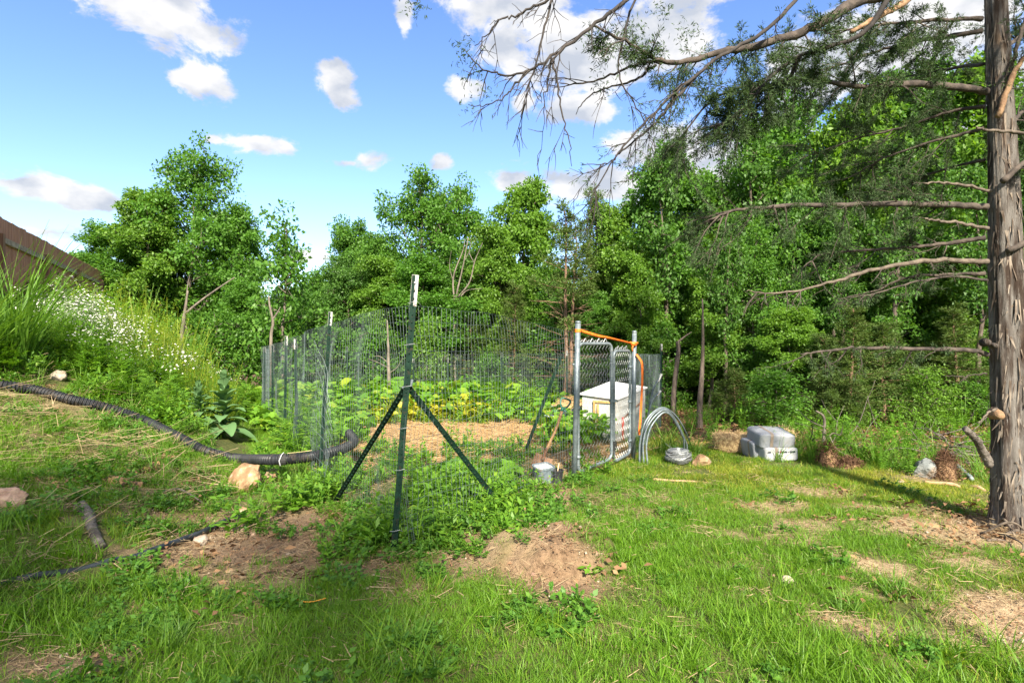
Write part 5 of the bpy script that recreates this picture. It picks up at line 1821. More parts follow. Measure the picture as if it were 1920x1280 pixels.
# ------------------------------------------------------------------ orange strap
def strap():
    a = tpL + (bL - tpL) * .048; b = tpR + (bR - tpR) * .085
    t = thing('ratchet_strap', 'orange webbing strap tied between the tops of the gate posts', 'strap', a)
    def ribbon(pts, w, upv):
        pts = smooth_path(pts, 28)
        up = np.asarray(upv, float)
        mb = MB(); V = []
        for i, p in enumerate(pts):
            T = pts[min(i + 1, 27)] - pts[max(i - 1, 0)]; T /= np.linalg.norm(T)
            tw = up if up.ndim == 1 else up[0] + (up[1] - up[0]) * i / 27
            s = tw - T * np.dot(tw, T); s /= np.linalg.norm(s)
            n = np.cross(T, s) * .0012
            V += [p + s * w / 2 + n, p - s * w / 2 + n, p - s * w / 2 - n, p + s * w / 2 - n]
        F = []
        for i in range(27):
            for k in range(4):
                F.append((4 * i + k, 4 * i + (k + 1) % 4, 4 * i + 4 + (k + 1) % 4, 4 * i + 4 + k))
        F.append((0, 1, 2, 3)); F.append((27 * 4 + 3, 27 * 4 + 2, 27 * 4 + 1, 27 * 4))
        return mb.add(V, F)
    st = a + [.03, -.02, 0]; en = b + [-.02, -.025, 0]
    mid = (st + en) / 2 - [0, 0, .004]
    part('webbing', ribbon([st, st * .7 + en * .3 - [0, 0, .012], mid, en], .031, np.array([[0, 0, 1.0], [.15, -.9, .45]])), M['orange'], t, True)
    for (c, r_) in ((a, .0345), (b, .033)):
        V, F = tube_np([c - [0, 0, .018], c + [0, 0, .018]], r_, 20, False)
        part('loop', MB().add(V, F), M['orange'], t, True)
    k = b + [-.02, -.05, 0]
    part('knot', MB().tube([k + [-.05, 0, .018], k + [0, -.01, .0], k + [.03, 0, -.02]], [.014, .022, .012], 8).tube([k + [-.03, 0, -.02], k + [.01, -.012, .012], k + [.055, .01, .01]], [.010, .02, .010], 8).tube([k, k + [-.02, -.01, -.05], k + [-.012, 0, -.10]], [.014, .010, .006], 6), M['orange'], t, True)
    q = lambda px, py, dd: P(px, py, dd)
    part('hanging_tail', ribbon([q(1193, 664, 7.15), q(1199, 672, 7.13), q(1204, 684, 7.12), q(1204, 720, 7.12), q(1202, 760, 7.12), q(1200, 795, 7.12), q(1198, 815, 7.12)], .030, (1, .3, 0)), M['orange'], t, True)


strap()


# ------------------------------------------------------------------ coop inside the garden
def coop():
    FR = P(1160, 747, 8.6); FL = P(1087, 737, 8.95); BR = P(1214, 725, 9.45); BL = FL + BR - FR
    BL[2] = P(1124, 714, BL[1])[2]
    base = np.array([(FL[0] + BR[0]) / 2, (FL[1] + BR[1]) / 2, 0]); base[2] = hz(base[0], base[1])
    t = thing('chicken_coop', 'small white coop with a pale sheet roof seen through the gate', 'coop', base)
    th = np.array([0, 0, .022])
    part('roof', MB().add([FL, FR, BR, BL, FL - th, FR - th, BR - th, BL - th], [(0, 1, 2, 3), (7, 6, 5, 4), (0, 4, 5, 1), (1, 5, 6, 2), (2, 6, 7, 3), (3, 7, 4, 0)]), M['roof_metal'], t)
    ctr = (FL + FR + BR + BL) / 4
    ins = lambda p, k=.93: ctr + (p - ctr) * k
    c4 = [ins(FL), ins(FR), ins(BR), ins(BL)]
    zb = base[2] - .1
    def wall(a, b):
        off = np.cross((b - a) / np.linalg.norm(b - a), (0, 0, 1.0)); off[2] = 0; off *= -.016 / np.linalg.norm(off)
        V = [np.array([a[0], a[1], zb]), np.array([b[0], b[1], zb]), b - th * 1.05, a - th * 1.05]
        V += [v + off for v in V]
        return MB().add(V, [(0, 1, 2, 3), (7, 6, 5, 4), (0, 4, 5, 1), (1, 5, 6, 2), (2, 6, 7, 3), (3, 7, 4, 0)])
    for i in range(4):
        part('wall', wall(c4[i], c4[(i + 1) % 4]), M['white_paint'], t)
    fr = c4[1] - c4[0]; out = np.cross(fr / np.linalg.norm(fr), (0, 0, 1.0)); out[2] = 0; out /= np.linalg.norm(out)
    if out[1] > 0: out = -out
    z1 = c4[0][2] - .13
    def fp(u, z, o=.012):
        p = c4[0] + fr * u + out * o; return np.array([p[0], p[1], z])
    dr = part('door', MB().add([fp(.36, zb + .1, .006), fp(.9, zb + .1, .006), fp(.9, z1, .006), fp(.36, z1, .006)] + [fp(.36, zb + .1, .014), fp(.9, zb + .1, .014), fp(.9, z1, .014), fp(.36, z1, .014)], [(3, 2, 1, 0), (4, 5, 6, 7), (0, 1, 5, 4), (1, 2, 6, 5), (2, 3, 7, 6), (3, 0, 4, 7)]), M['mesh_grey'], t)
    for (u0, za, u1, zc) in ((.36, zb, .36, z1), (.46, zb, .46, z1 - .03), (.90, zb, .90, z1)):
        part('door_frame', MB().beam(fp(u0, za, .026), fp(u1, zc, .026), .03, .02, out), M['pine'], dr)
    part('door_frame', MB().beam(fp(.33, z1 + .012, .028), fp(.94, z1 + .012, .028), .03, .02, out), M['pine'], dr)
    # red-painted stick and a dark diagonal bar on the right wall
    sd = c4[2] - c4[1]; o2 = np.array([sd[1], -sd[0], 0]); o2 /= np.linalg.norm(o2)
    p = c4[1] + sd * .12 + o2 * .02
    part('corner_stick', MB().beam((p[0], p[1], zb), (p[0], p[1], .34), .03, .02, o2), M['redpaint'], t)
    p1 = c4[1] - fr * .1 + o2 * .04; p2 = c4[1] + sd * .75 + o2 * .04
    part('diagonal_bar', MB().tube([(p1[0], p1[1], .25), (p2[0], p2[1], .52)], .012, 6), M['rust'], t)


coop()


# ------------------------------------------------------------------ tools and tubs in the garden
def shovel():
    tip = G(1005, 893) + [0, .12, 0]; tip[2] = hz(tip[0], tip[1]) - .04
    top = P(1062, 748, 6.75)
    ax = top - tip; L_ = np.linalg.norm(ax); ax /= L_
    t = thing('shovel', 'worn shovel with a green D handle leaning inside the fence', 'shovel', tip)
    side = np.cross(ax, (0, -1.0, 0)); side /= np.linalg.norm(side); fw = np.cross(side, ax)
    j = lambda s: tip + ax * s
    kink = j(L_ * .62) + side * .015
    part('shaft', MB().tube(smooth_path([j(.22), j(L_ * .35), kink, j(L_ - .13)], 20), np.linspace(.014, .019, 20), 10), M['handle_wood'], t, True)
    # D grip
    c = j(L_ - .13)
    part('grip', MB().tube([c - ax * .03, c + ax * .02], [.021, .020], 10).tube(smooth_path([c, c + ax * .05 - side * .045, c + ax * .12 - side * .05, c + ax * .13 + side * .05, c + ax * .05 + side * .045, c], 26), .011, 8), M['green_plastic'], t, True)
    # blade: dished, pointed
    V = []; F = []
    nu, nv = 7, 8
    for i in range(nv):
        v = i / (nv - 1); s = .26 * v
        w = .105 * min(1, (v * 2.6) ** .6) * (1.0)
        for k in range(nu):
            u = k / (nu - 1) * 2 - 1
            V.append(j(s) + side * u * w + fw * (.03 * u * u * (.3 + v)))
    for i in range(nv - 1):
        for k in range(nu - 1):
            q = i * nu + k; F.append((q, q + 1, q + nu + 1, q + nu))
    n0 = len(V); V += [v + fw * .004 for v in V]
    F += [tuple(x + n0 for x in f[::-1]) for f in F]
    bl = MB().add(V, F).tube([j(.2), j(.36)], [.022, .016], 10)
    part('blade', bl, M['rust'], t, True)


shovel()

# leaning dark green steel post
a = G(976, 862); a[2] -= .05; b = P(1052, 668, 7.0)
t = thing('steel_post', 'loose dark green steel post leaning against the fence beside the shovel', 'post', a)
part('post_bar', tpost_mb(a, b, .04), M['postgreen'], t)
part('bare_tip', tpost_mb(a - (b - a) * .01, a + (b - a) * .14, .042), M['rust'], t)


def tub(name, label, c, r0, r1, h, mat_, square=False, lid=None, rim=.006):
    t = thing(name, label, 'bucket', c)
    n = 4 if square else 24
    k = 24
    a = np.arange(k) * 2 * math.pi / k
    def ring(r, z):
        if square:
            e = 5.0
            x = np.sign(np.cos(a)) * np.abs(np.cos(a)) ** (2 / e); y = np.sign(np.sin(a)) * np.abs(np.sin(a)) ** (2 / e)
        else:
            x, y = np.cos(a), np.sin(a)
        return np.stack([x * r, y * r, np.full(k, z)], 1) + c
    rings = [ring(r0, 0), ring(r0 + (r1 - r0) * .9, h * .9), ring(r1 + rim, h * .9), ring(r1 + rim, h), ring(r1 - .004, h), ring(r0 - .006, .012)]
    V = np.vstack(rings); F = []
    for q in range(len(rings) - 1):
        for i in range(k):
            F.append((q * k + i, q * k + (i + 1) % k, q * k + k + (i + 1) % k, q * k + k + i))
    F.append(tuple(range(k))[::-1]); F.append(tuple(range((len(rings) - 1) * k, len(rings) * k)))
    part('shell', MB().add(V, F), mat_, t)
    if lid:
        rr = [ring(r1 * .93, h * .86), ring(r1 * .93, h * .93), ring(r1 * .80, h * 1.0), ring(r1 * .3, h * 1.04), ring(r1 * .02, h * 1.045)]
        V = np.vstack(rr); F = []
        for q in range(len(rr) - 1):
            for i in range(k):
                F.append((q * k + i, q * k + (i + 1) % k, q * k + k + (i + 1) % k, q * k + k + i))
        part('lid', MB().add(V, F), lid, t, True)
    return t


c = G(1019, 902); c[2] -= .01
bk = tub('bin', 'grey square plastic bin with a white domed lid inside the fence', c, .082, .098, .185, M['bucket_grey'], True, M['bucket_white'])
bk.rotation_euler = (R(6), R(-4), R(25)); bk['category'] = 'bin'
c = G(1043, 904); c[2] -= .005
tub('flower_pot', 'black plastic plant pot next to the grey bin', c, .06, .075, .14, M['bucket_black'])['category'] = 'plant pot'
a = G(1040, 907); b = P(1048, 868, a[1] + .05)
solo('garden_stake', MB().tube([a - [0, 0, .05], b], [.007, .006], 7), M['stake'], a, 'thin bamboo stake stuck in the soil before the black pot', 'stake')


def wheelbarrow():
    c = G(1070, 812) ; c[1] += .1
    c[2] = hz(c[0], c[1])
    t = thing('wheelbarrow', 'teal wheelbarrow half hidden behind the near gate post', 'wheelbarrow', c)
    z0, z1 = .22, .42
    V = []
    for z, sx, sy in ((z0, .17, .13), (z1, .32, .24)):
        V += [c + [-sx, -sy, z], c + [sx, -sy, z], c + [sx, sy, z], c + [-sx, sy, z]]
    V2 = [v + [0, 0, .006] for v in V]
    part('tray', MB().add(V, [(0, 1, 5, 4), (1, 2, 6, 5), (2, 3, 7, 6), (3, 0, 4, 7), (3, 2, 1, 0)]).add([c + (v - c) * np.array([.97, .97, 1]) + [0, 0, .004] for v in V], [(4, 5, 1, 0), (5, 6, 2, 1), (6, 7, 3, 2), (7, 4, 0, 3), (0, 1, 2, 3)]), M['teal'], t)
    for (px, py) in ((1013, 778), (1026, 778)):
        e = P(px, py, c[1] - .12 + (.22 if px > 1020 else 0)); s_ = c + [-.05, -.12 + (.24 if px > 1020 else 0), .25]
        h_ = part('handle', MB().tube([s_, e], .016, 8), M['pale_metal'], t, True)
        part('handle_grip', MB().tube([e + (s_ - e) * .14, e + (e - s_) * .03], .021, 8), M['teal'], h_, True)
    for sy in (-.12, .12):
        part('leg', MB().tube([c + [-.18, sy, .24], c + [-.20, sy, -.03]], .013, 8), M['pale_metal'], t, True)
    wc = c + [.36, 0, .15]
    a = np.linspace(0, 2 * math.pi, 25)
    wh = part('wheel', MB().tube(np.stack([wc[0] + np.cos(a) * .12, np.full(25, wc[1]), wc[2] + np.sin(a) * .12], 1), .035, 10, False), M['rubber'], t, True)
    part('hub', MB().tube([wc - [0, .05, 0], wc + [0, .05, 0]], .05, 10), M['pale_metal'], wh, True)
    # heap of straw on it
    r = np.random.default_rng(4)
    n = 900
    th = r.uniform(0, 6.28, n); rr = np.sqrt(r.uniform(0, 1, n))
    p = np.stack([np.cos(th) * rr * .34, np.sin(th) * rr * .26, .42 + .17 * (1 - rr ** 2) - .10 * rr ** 3 + r.normal(0, .02, n)], 1) + c
    dd = rdir(r, n); dd[:, 2] *= .4; dd[:, 2] -= .25 * rr
    l = r.uniform(.06, .2, n)[:, None]
    Q = strips(p - dd * l / 2, p + dd * l / 2, .006, r)
    n2 = 260
    p2 = np.stack([r.normal(.15, .12, n2), r.normal(-.22, .05, n2), r.uniform(.05, .4, n2)], 1) + c
    d2 = rdir(r, n2); d2[:, 2] -= 1.2
    Q = np.concatenate([Q, strips(p2 - d2 * .08, p2 + d2 * .08, .006, r)])
    s = thing('straw_heap', 'loose golden straw heaped on the teal wheelbarrow', 'straw', c + [0, 0, .42])
    core = MB()
    k = 16; rings = []
    for q in range(7):
        f = q / 6
        aa = np.arange(k) * 2 * math.pi / k
        rings.append(np.stack([np.cos(aa) * .31 * math.cos(f * 1.5), np.sin(aa) * .23 * math.cos(f * 1.5), np.full(k, .40 + .15 * math.sin(f * 1.5))], 1) + c)
    V = np.vstack(rings); F = [(q * k + i, q * k + (i + 1) % k, q * k + k + (i + 1) % k, q * k + k + i) for q in range(6) for i in range(k)]
    part('heap_core', core.add(V, F), mat('packed_straw', (.30, .19, .08), (.55, .38, .17), 30, .9, bump=.8), s, True)
    me = quads_mesh('loose_straw', Q.reshape(-1, 3) - root_ori(s), 4, M['straw_gold'])
    mpart('loose_straw', me, s, kind='stuff')


wheelbarrow()


# ------------------------------------------------------------------ bent pipes, wire coil, rocks
def hoop(px, label, r0=.0112):
    pts = smooth_path([P(*q) for q in px], 46)
    a, b = pts[0].copy(), pts[-1].copy()
    for e, k in ((a, 0), (b, -1)):
        pts[k][2] = hz(e[0], e[1]) - .03
    t = thing('bent_pipe', label, 'pipe', pts[0], 'bent metal pipes standing beside the gate')
    part('pipe_bend', MB().tube(pts, r0, 8), M['galv'], t, True)


HO = [([(1199, 866, 6.9), (1200, 830, 6.92), (1208, 795, 6.95), (1222, 775, 7.0), (1241, 764, 7.1), (1258, 771, 7.3), (1275, 790, 7.5), (1291, 822, 7.7), (1300, 850, 7.8)], 'outermost bent pipe whose foot ends by the tan rock'),
      ([(1201, 862, 6.95), (1205, 825, 6.97), (1215, 790, 7.0), (1232, 770, 7.05), (1250, 768, 7.15), (1266, 786, 7.3), (1278, 810, 7.4), (1288, 834, 7.5)], 'bent pipe arching over the middle of the wire coil'),
      ([(1207, 867, 6.88), (1206, 830, 6.9), (1214, 800, 6.93), (1230, 778, 6.97), (1246, 769, 7.05), (1262, 784, 7.2), (1281, 818, 7.35), (1289, 836, 7.4)], 'bent pipe in the middle of the bundle of hoops'),
      ([(1214, 868, 6.85), (1212, 835, 6.87), (1218, 806, 6.9), (1230, 786, 6.95), (1245, 773, 7.0), (1259, 780, 7.1), (1272, 802, 7.2), (1284, 826, 7.3)], 'innermost bent pipe nearest the wire coil')]
for p_, l_ in HO:
    hoop(p_, l_)
for (pp, lb) in ((((1208, 775, 8.2), (1222, 740, 8.3), (1240, 702, 8.4)), 'straight green stake slanting up beside the end fence post'), (((1205, 790, 8.0), (1220, 758, 8.1), (1238, 733, 8.2)), 'shorter slanting stake with a white tip below the other one')):
    q = [P(*x) for x in pp]
    q[0][2] = hz(q[0][0], q[0][1]) - .03
    t = thing('slanting_stake', lb, 'stake', q[0])
    part('stake_bar', MB().tube(smooth_path(q, 8), .014, 6), M['wire'], t)
    part('white_tip', MB().tube([q[2] + (q[1] - q[2]) * .35, q[2] + (q[2] - q[1]) * .02], .018, 6), M['postwhite'], t)


def coil():
    c = G(1272, 868); c[2] = hz(c[0], c[1])
    t = thing('wire_coil', 'round bundle of grey barbed wire on the grass behind the tan rock', 'wire coil', c)
    r = np.random.default_rng(8)
    def loops(n, rad, mb):
        for i in range(n):
            ph = r.uniform(0, 6.28); k = 40
            a = np.linspace(0, 6.283, k) + ph
            off = r.uniform(0, 6.28); rr = .075 * math.sqrt(r.uniform(.25, 1))
            wob = r.uniform(0, .5) * np.sin(a * r.integers(1, 3) + r.uniform(0, 6))
            Rm = .092 + rr * np.cos(off + wob)
            z = .088 + rr * 1.08 * np.sin(off + wob)
            mb.tube(np.stack([c[0] + Rm * np.cos(a), c[1] + Rm * np.sin(a), c[2] + z], 1), rad, 4, False)
            for b in range(7):
                q = int(r.uniform(1, k - 1)); p = np.array([c[0] + Rm[q] * math.cos(a[q]), c[1] + Rm[q] * math.sin(a[q]), c[2] + z[q]])
                v = rdir(r, 1)[0] * .012
                mb.tube([p - v, p + v], .0013, 3, False)
        return mb
    part('wire_winding', loops(130, .0030, MB()), M['wire_galv'], t, kind='stuff')
    a = np.linspace(0, 6.283, 21)
    part('inner_winding', MB().tube(np.stack([c[0] + .092 * np.cos(a), c[1] + .092 * np.sin(a), c[2] + .088 + 0 * a], 1), .050, 14, False), mat('dense_wire', (.03, .032, .036), (.09, .095, .10), 70, .7, metal=.2, bump=.8), t, True)
    part('paper_tag', MB().box(c + [-.01, -.03, .178], (.035, .02, .03), Matrix.Rotation(.4, 3, 'Y')), M['bucket_white'], t)
    b = MB()
    for s in (-1, 1):
        b.tube(smooth_path([c + [-.05 + s * .02, .05, .14], c + [-.10, .02, .20 + .01 * s], c + [-.13 + s * .03, .0, .24]], 8), .0022, 4)
    part('loose_end', b, M['wire_galv'], t)


coil()


def rock(name, px, py, w, h, dpt, mat_, label, seed, cat='rock', sink=.25, rot=0.0, group=None, at=None):
    r = np.random.default_rng(seed)
    g = G(px, py) if at is None else np.asarray(at, float)
    import bmesh
    bm = bmesh.new()
    bmesh.ops.create_icosphere(bm, subdivisions=4, radius=1)
    planes = [(rdir(r, 1)[0], r.uniform(.55, .92)) for _ in range(11)]
    o = r.uniform(0, 50, 3)
    for v in bm.verts:
        p = np.array(v.co)
        for n_, k_ in planes:
            e = float(np.dot(p, n_))
            if e > k_:
                p = p - n_ * (e - k_) * .9
        nz_ = mnoise.fractal(Vector(p * 2.2 + o), 1.0, 2.0, 5)
        nz2 = mnoise.fractal(Vector(p * 8 + o), 1.0, 2.0, 3)
        p = p * (1 + .10 * nz_ + .025 * nz2)
        v.co = Vector((p[0] * w / 2, p[1] * dpt / 2, p[2] * h * .62))
    me = bpy.data.meshes.new(name); bm.to_mesh(me); bm.free()
    me.materials.append(mat_)
    ob = bpy.data.objects.new(name, me); COL.objects.link(ob)
    ob.location = (g[0], g[1], g[2] + h * (.42 - sink)); ob.rotation_euler = (r.normal(0, .12), r.normal(0, .12), rot)
    ORI[ob.name] = g
    return props(ob, label, cat, group)


rock('rock', 1313, 872, .27, .17, .22, M['rock_tan'], 'tan sandstone rock on the lawn in front of the wire coil', 31, rot=.3, sink=.2)
rock('rock', 462, 915, .36, .36, .34, M['rock_tan'], 'large ochre rock under the black corrugated pipe', 32, sink=.3, rot=.6)
rock('rock', 512, 900, .20, .17, .2, M['rock_red'], 'reddish rock propping the corrugated pipe near its tie', 33, sink=.3)
rock('rock', 14, 942, .26, .15, .20, M['rock_red'], 'pinkish rock half buried at the left edge of the grass', 34, sink=.35, rot=.2)
rock('rock', 106, 708, .22, .15, .2, M['rock_pale'], 'pale round rock on the bank above the corrugated pipe', 35, sink=.3)
rock('rock', 452, 960, .16, .06, .1, M['rock_tan'], 'flat ochre stone beside the end of the black hose', 36, sink=.3)
rock('rock', 448, 992, .17, .07, .12, M['rock_red'], 'flat reddish stone just below the end of the black hose', 37, sink=.35)
rock('rock', 478, 1003, .11, .05, .09, M['rock_red'], 'small pinkish stone in the bare dirt right of the hose', 38, sink=.35)
rock('rock', 375, 1018, .14, .10, .10, M['rock_pale'], 'dull stone under the middle of the black hose', 39, sink=.35)
rock('rock', 1088, 990, .03, .025, .03, M['rock_pale'], 'tiny white stone on top of the dirt mound', 40, sink=.3)
rock('rock', 355, 1110, .10, .05, .08, M['rock_red'], 'small flat stone in the grass below the hose', 41, sink=.3)
rock('rock', 525, 1125, .09, .045, .08, M['rock_red'], 'rusty flat stone left of the orange twine', 42, sink=.35)
rock('rock', 1475, 1090, .085, .05, .06, M['rock_pale'], 'small white stone in the middle of the lawn', 43, sink=.3)
rock('rock', 1742, 938, .10, .04, .07, M['rock_pale'], 'pale stone in the grass left of the cedar roots', 44, sink=.3)
rock('boulder', 1730, 892, .30, .27, .28, M['rock_grey'], 'grey weathered boulder at the edge of the wood', 45, cat='boulder', sink=.25, rot=-.2)
for i, (px, py, s_) in enumerate(((400, 1035, .05), (430, 1070, .05), (505, 985, .06), (540, 1040, .04), (590, 985, .04), (1000, 1080, .04), (960, 1110, .05), (930, 1125, .045), (1120, 1040, .04), (840, 1035, .04), (810, 1040, .035), (1450, 1080, .03), (120, 1230, .05), (60, 1265, .06), (200, 1215, .045), (640, 1060, .04), (1600, 1045, .05), (1565, 1165, .06), (1690, 905, .07), (1660, 915, .06), (1725, 905, .06), (350, 1075, .04))):
    rock('pebble', px, py, s_, s_ * .5, s_ * .8, (M['rock_pale'], M['rock_tan'], M['rock_red'])[i % 3], 'small loose stone lying in the dirt and grass', 60 + i, 'stone', .3, i * .7, 'small loose stones')


# ------------------------------------------------------------------ cement bags and straw bale
def bag(c, L_, Wd, H_, rot, mat_, label, tilt=(0, 0), band=True, marks=()):
    t = thing('cement_bag', label, 'bag', c, 'cement bags')
    nu, nv = 40, 20
    V = []
    for i in range(nv + 1):
        ph = -math.pi / 2 + math.pi * i / nv
        for j in range(nu):
            th = 2 * math.pi * j / nu
            e1, e2 = .24, .20
            sg = lambda x, e: math.copysign(abs(x) ** e, x)
            x = sg(math.cos(ph), e1) * sg(math.cos(th), e2); y = sg(math.cos(ph), e1) * sg(math.sin(th), e2); z = sg(math.sin(ph), e1)
            bul = 1 + .05 * (1 - x * x) * (1 - y * y) * abs(z)
            nz_ = mnoise.fractal(Vector((x * 1.6 + c[0], y * 1.6, z * 1.6)), 1, 2, 4) * .035
            pinch = 1 - .10 * abs(x) ** 6
            V.append([x * L_ / 2 * (1 + nz_), y * Wd / 2 * (1 + nz_) * (1 - .03 * abs(x) ** 4), z * H_ / 2 * bul * pinch * (1 + nz_)])
    F = [(i * nu + j, i * nu + (j + 1) % nu, i * nu + nu + (j + 1) % nu, i * nu + nu + j) for i in range(nv) for j in range(nu)]
    V = np.array(V)
    b = MB().add(V + np.asarray(c) + [0, 0, H_ / 2], F)
    t.rotation_euler = (tilt[0], tilt[1], rot)
    part('sack', b, mat_, t, True)
    if band:
        x0 = -L_ * .18
        k = 40; a = np.linspace(0, 2 * math.pi, k)
        e = .26
        sg = lambda x: np.sign(x) * np.abs(x) ** e
        mb = MB(); Q = []
        for dx in (-.018, .018):
            Q.append(np.stack([np.full(k, x0 + dx), sg(np.cos(a)) * Wd / 2 * 1.02, sg(np.sin(a)) * H_ / 2 * 1.055 + H_ / 2], 1) + np.asarray(c))
        VV = np.vstack(Q)
        mb.add(VV, [(i, i + 1, k + i + 1, k + i) for i in range(k - 1)])
        part('tape', mb, M['bag_band'], t)
    for (face, u0, v0, u1, v1, m_) in marks:
        # flat print: little dark bars on a side face
        y = Wd / 2 * 1.035
        n_ = max(1, int((u1 - u0) / .012))
        mb = MB(); r = np.random.default_rng(int(abs(u0) * 1000) + 7)
        if face == 'front':
            for i in range(n_):
                x0 = L_ * 0 + u0 + (u1 - u0) * i / n_
                wv = (u1 - u0) / n_ * .78
                zz0 = v0 + r.uniform(0, .2) * (v1 - v0)
                mb.add(np.array([[x0, -y, zz0], [x0 + wv, -y, zz0], [x0 + wv, -y, v1], [x0, -y, v1]]) + np.asarray(c), [(0, 1, 2, 3)])
        part('print', mb, m_, t)
    return t


cb = G(1465, 865); cb[2] = hz(cb[0], cb[1]) - .01
bag(cb + [.0, .17, 0], .44, .34, .18, .10, M['bag_white'], 'white paper cement bag at the bottom of the stack with printed front', marks=(('front', -.07, .115, -.045, .135, M['ink']), ('front', -.035, .11, -.018, .138, M['ink_red']), ('front', -.01, .112, .06, .136, M['ink']), ('front', .07, .116, .088, .13, M['ink']), ('front', .095, .112, .165, .138, M['ink']), ('front', -.19, .11, -.15, .135, M['ink'])))
bag(cb + [-.035, .24, .165], .46, .42, .205, .02, M['bag'], 'grey cement bag lying on top of the stack with a tan tape', tilt=(R(7), R(2)), marks=(('front', -.07, .02, .0, .045, M['ink']), ('front', .01, .024, .03, .04, M['ink']), ('front', .04, .02, .10, .045, M['ink']), ('front', .105, .02, .14, .042, M['ink_red']), ('front', .145, .022, .17, .04, M['ink'])))
bag(cb + [-.205, .33, 0], .36, .15, .23, 1.62, M['bag'], 'grey cement bag leaning behind the left of the stack', tilt=(R(-8), R(0)))


def bale(c, L_, Wd, H_, rot, label, seed, mat_='straw', n=1500):
    t = thing('straw_bale', label, 'straw bale', c)
    t.rotation_euler = (0, 0, rot)
    r = np.random.default_rng(seed)
    nu, nv = 36, 16; V = []
    for i in range(nv + 1):
        ph = -math.pi / 2 + math.pi * i / nv
        for j in range(nu):
            th = 2 * math.pi * j / nu
            sg = lambda x, e: math.copysign(abs(x) ** e, x)
            x = sg(math.cos(ph), .5) * sg(math.cos(th), .45); y = sg(math.cos(ph), .5) * sg(math.sin(th), .45); z = sg(math.sin(ph), .5)
            q = 1 + .10 * mnoise.fractal(Vector((x * 2 + seed, y * 2, z * 2)), 1, 2, 4)
            V.append([x * L_ / 2 * q, y * Wd / 2 * q, z * H_ / 2 * q + H_ / 2])
    V = np.array(V)
    F = [(i * nu + j, i * nu + (j + 1) % nu, i * nu + nu + (j + 1) % nu, i * nu + nu + j) for i in range(nv) for j in range(nu)]
    part('bale_core', MB().add(V + c, F), mat('packed_bale', (.24, .15, .07), (.50, .36, .18), 26, .9, bump=.9), t, True)
    pick = r.integers(0, len(V), n)
    p = V[pick] + r.normal(0, .008, (n, 3))
    d_ = rdir(r, n)
    l = r.uniform(.04, .13, n)[:, None]
    Q = strips(p - d_ * l / 2, p + d_ * l / 2, .005, r)
    me = quads_mesh('loose_straw', Q.reshape(-1, 3), 4, M[mat_])
    mpart('loose_straw', me, t, kind='stuff')


c = G(1392, 851); c[2] = hz(c[0], c[1]) - .02
bale(c + [0, .15, 0], .64, .38, .27, -.25, 'flattened old straw bale on the ground left of the cement bags', 3)
c = G(1512, 852); c[2] = hz(c[0], c[1]) - .02
bale(c + [.0, .75, 0], .40, .3, .25, .3, 'dark rotting straw bale behind the cement bags to the right', 4, 'deadgrass', 700)


# ------------------------------------------------------------------ drain pipe, hose, twine
def drain():
    px = PIPE_PX
    pts = [G(*q) + [0, 0, .062] for q in px]
    pts += [P(500, 861, 6.05), P(545, 860, 6.0), P(597, 853, 6.05), P(640, 842, 6.4), P(663, 828, 6.9), P(655, 812, 7.3)]
    sp = smooth_path(pts, 160)
    L_ = np.r_[0, np.cumsum(np.linalg.norm(np.diff(sp, axis=0), axis=1))]
    n = int(L_[-1] / .0085)
    s = np.linspace(0, L_[-1], n)
    p = np.stack([np.interp(s, L_, sp[:, k]) for k in range(3)], 1)
    ph = np.arange(n) % 4
    rad = np.where(ph < 2, .058, .048)
    t = thing('drain_pipe', 'black corrugated drain pipe running down the bank into the garden', 'pipe', p[0])
    part('corrugated_tube', MB().tube(p, rad, 16, False), M['pipe'], t)
    q = p[np.argmin(np.abs((p[:, 0] / p[:, 1]) * FOC + CX - 530))]
    i = int(np.argmin(np.linalg.norm(p - q, axis=1)))
    part('coupling', MB().tube(p[i - 4:i + 5], .062, 16), M['rubber'], t)
    tb = MB().tube([p[i] + [.0, -.07, -.05], p[i] + [-.01, -.075, .0], p[i] + [.01, -.06, .06], p[i] + [.015, -.02, .075]], .005, 6)
    part('cable_tie', tb, M['mesh_grey'], t)
    # straw caught along it
    st = p[i + 6:i + 40:6] + [0, -.02, .066]
    part('stray_straw', MB().tube(st, .0025, 4), M['stake'], t)


drain()
hp = [G(*q) + [0, 0, .012] for q in ((-60, 1108), (0, 1098), (70, 1084), (150, 1066), (205, 1056))]
hp[3] += [0, 0, -.02]
hp2 = [(205, 1056, -.02), (245, 1046, .0), (290, 1035, .018), (330, 1022, .022), (380, 1003, .025), (415, 985, .022), (442, 974, .016)]
hp += [G(a_, b_) + [0, 0, c_] for a_, b_, c_ in hp2[1:]]
t = thing('garden_hose', 'thin black hose lying across the dirt below the bank', 'hose', hp[0])
part('hose_tube', MB().tube(smooth_path(hp, 90), .022, 10), M['hose'], t, True)
e = hp[-1]
part('hose_end', MB().tube([e - (e - hp[-2]) * .1, e + (e - hp[-2]) * .25], .025, 10), M['rubber'], t, True)

tw = [G(*q) + [0, 0, .035] for q in ((552, 1122), (556, 1134), (572, 1140), (590, 1138), (611, 1132))]
solo('twine', MB().tube(smooth_path(tw, 20), .0028, 5), M['string'], tw[0], 'short curl of orange twine in the foreground grass', 'twine', smooth=True)


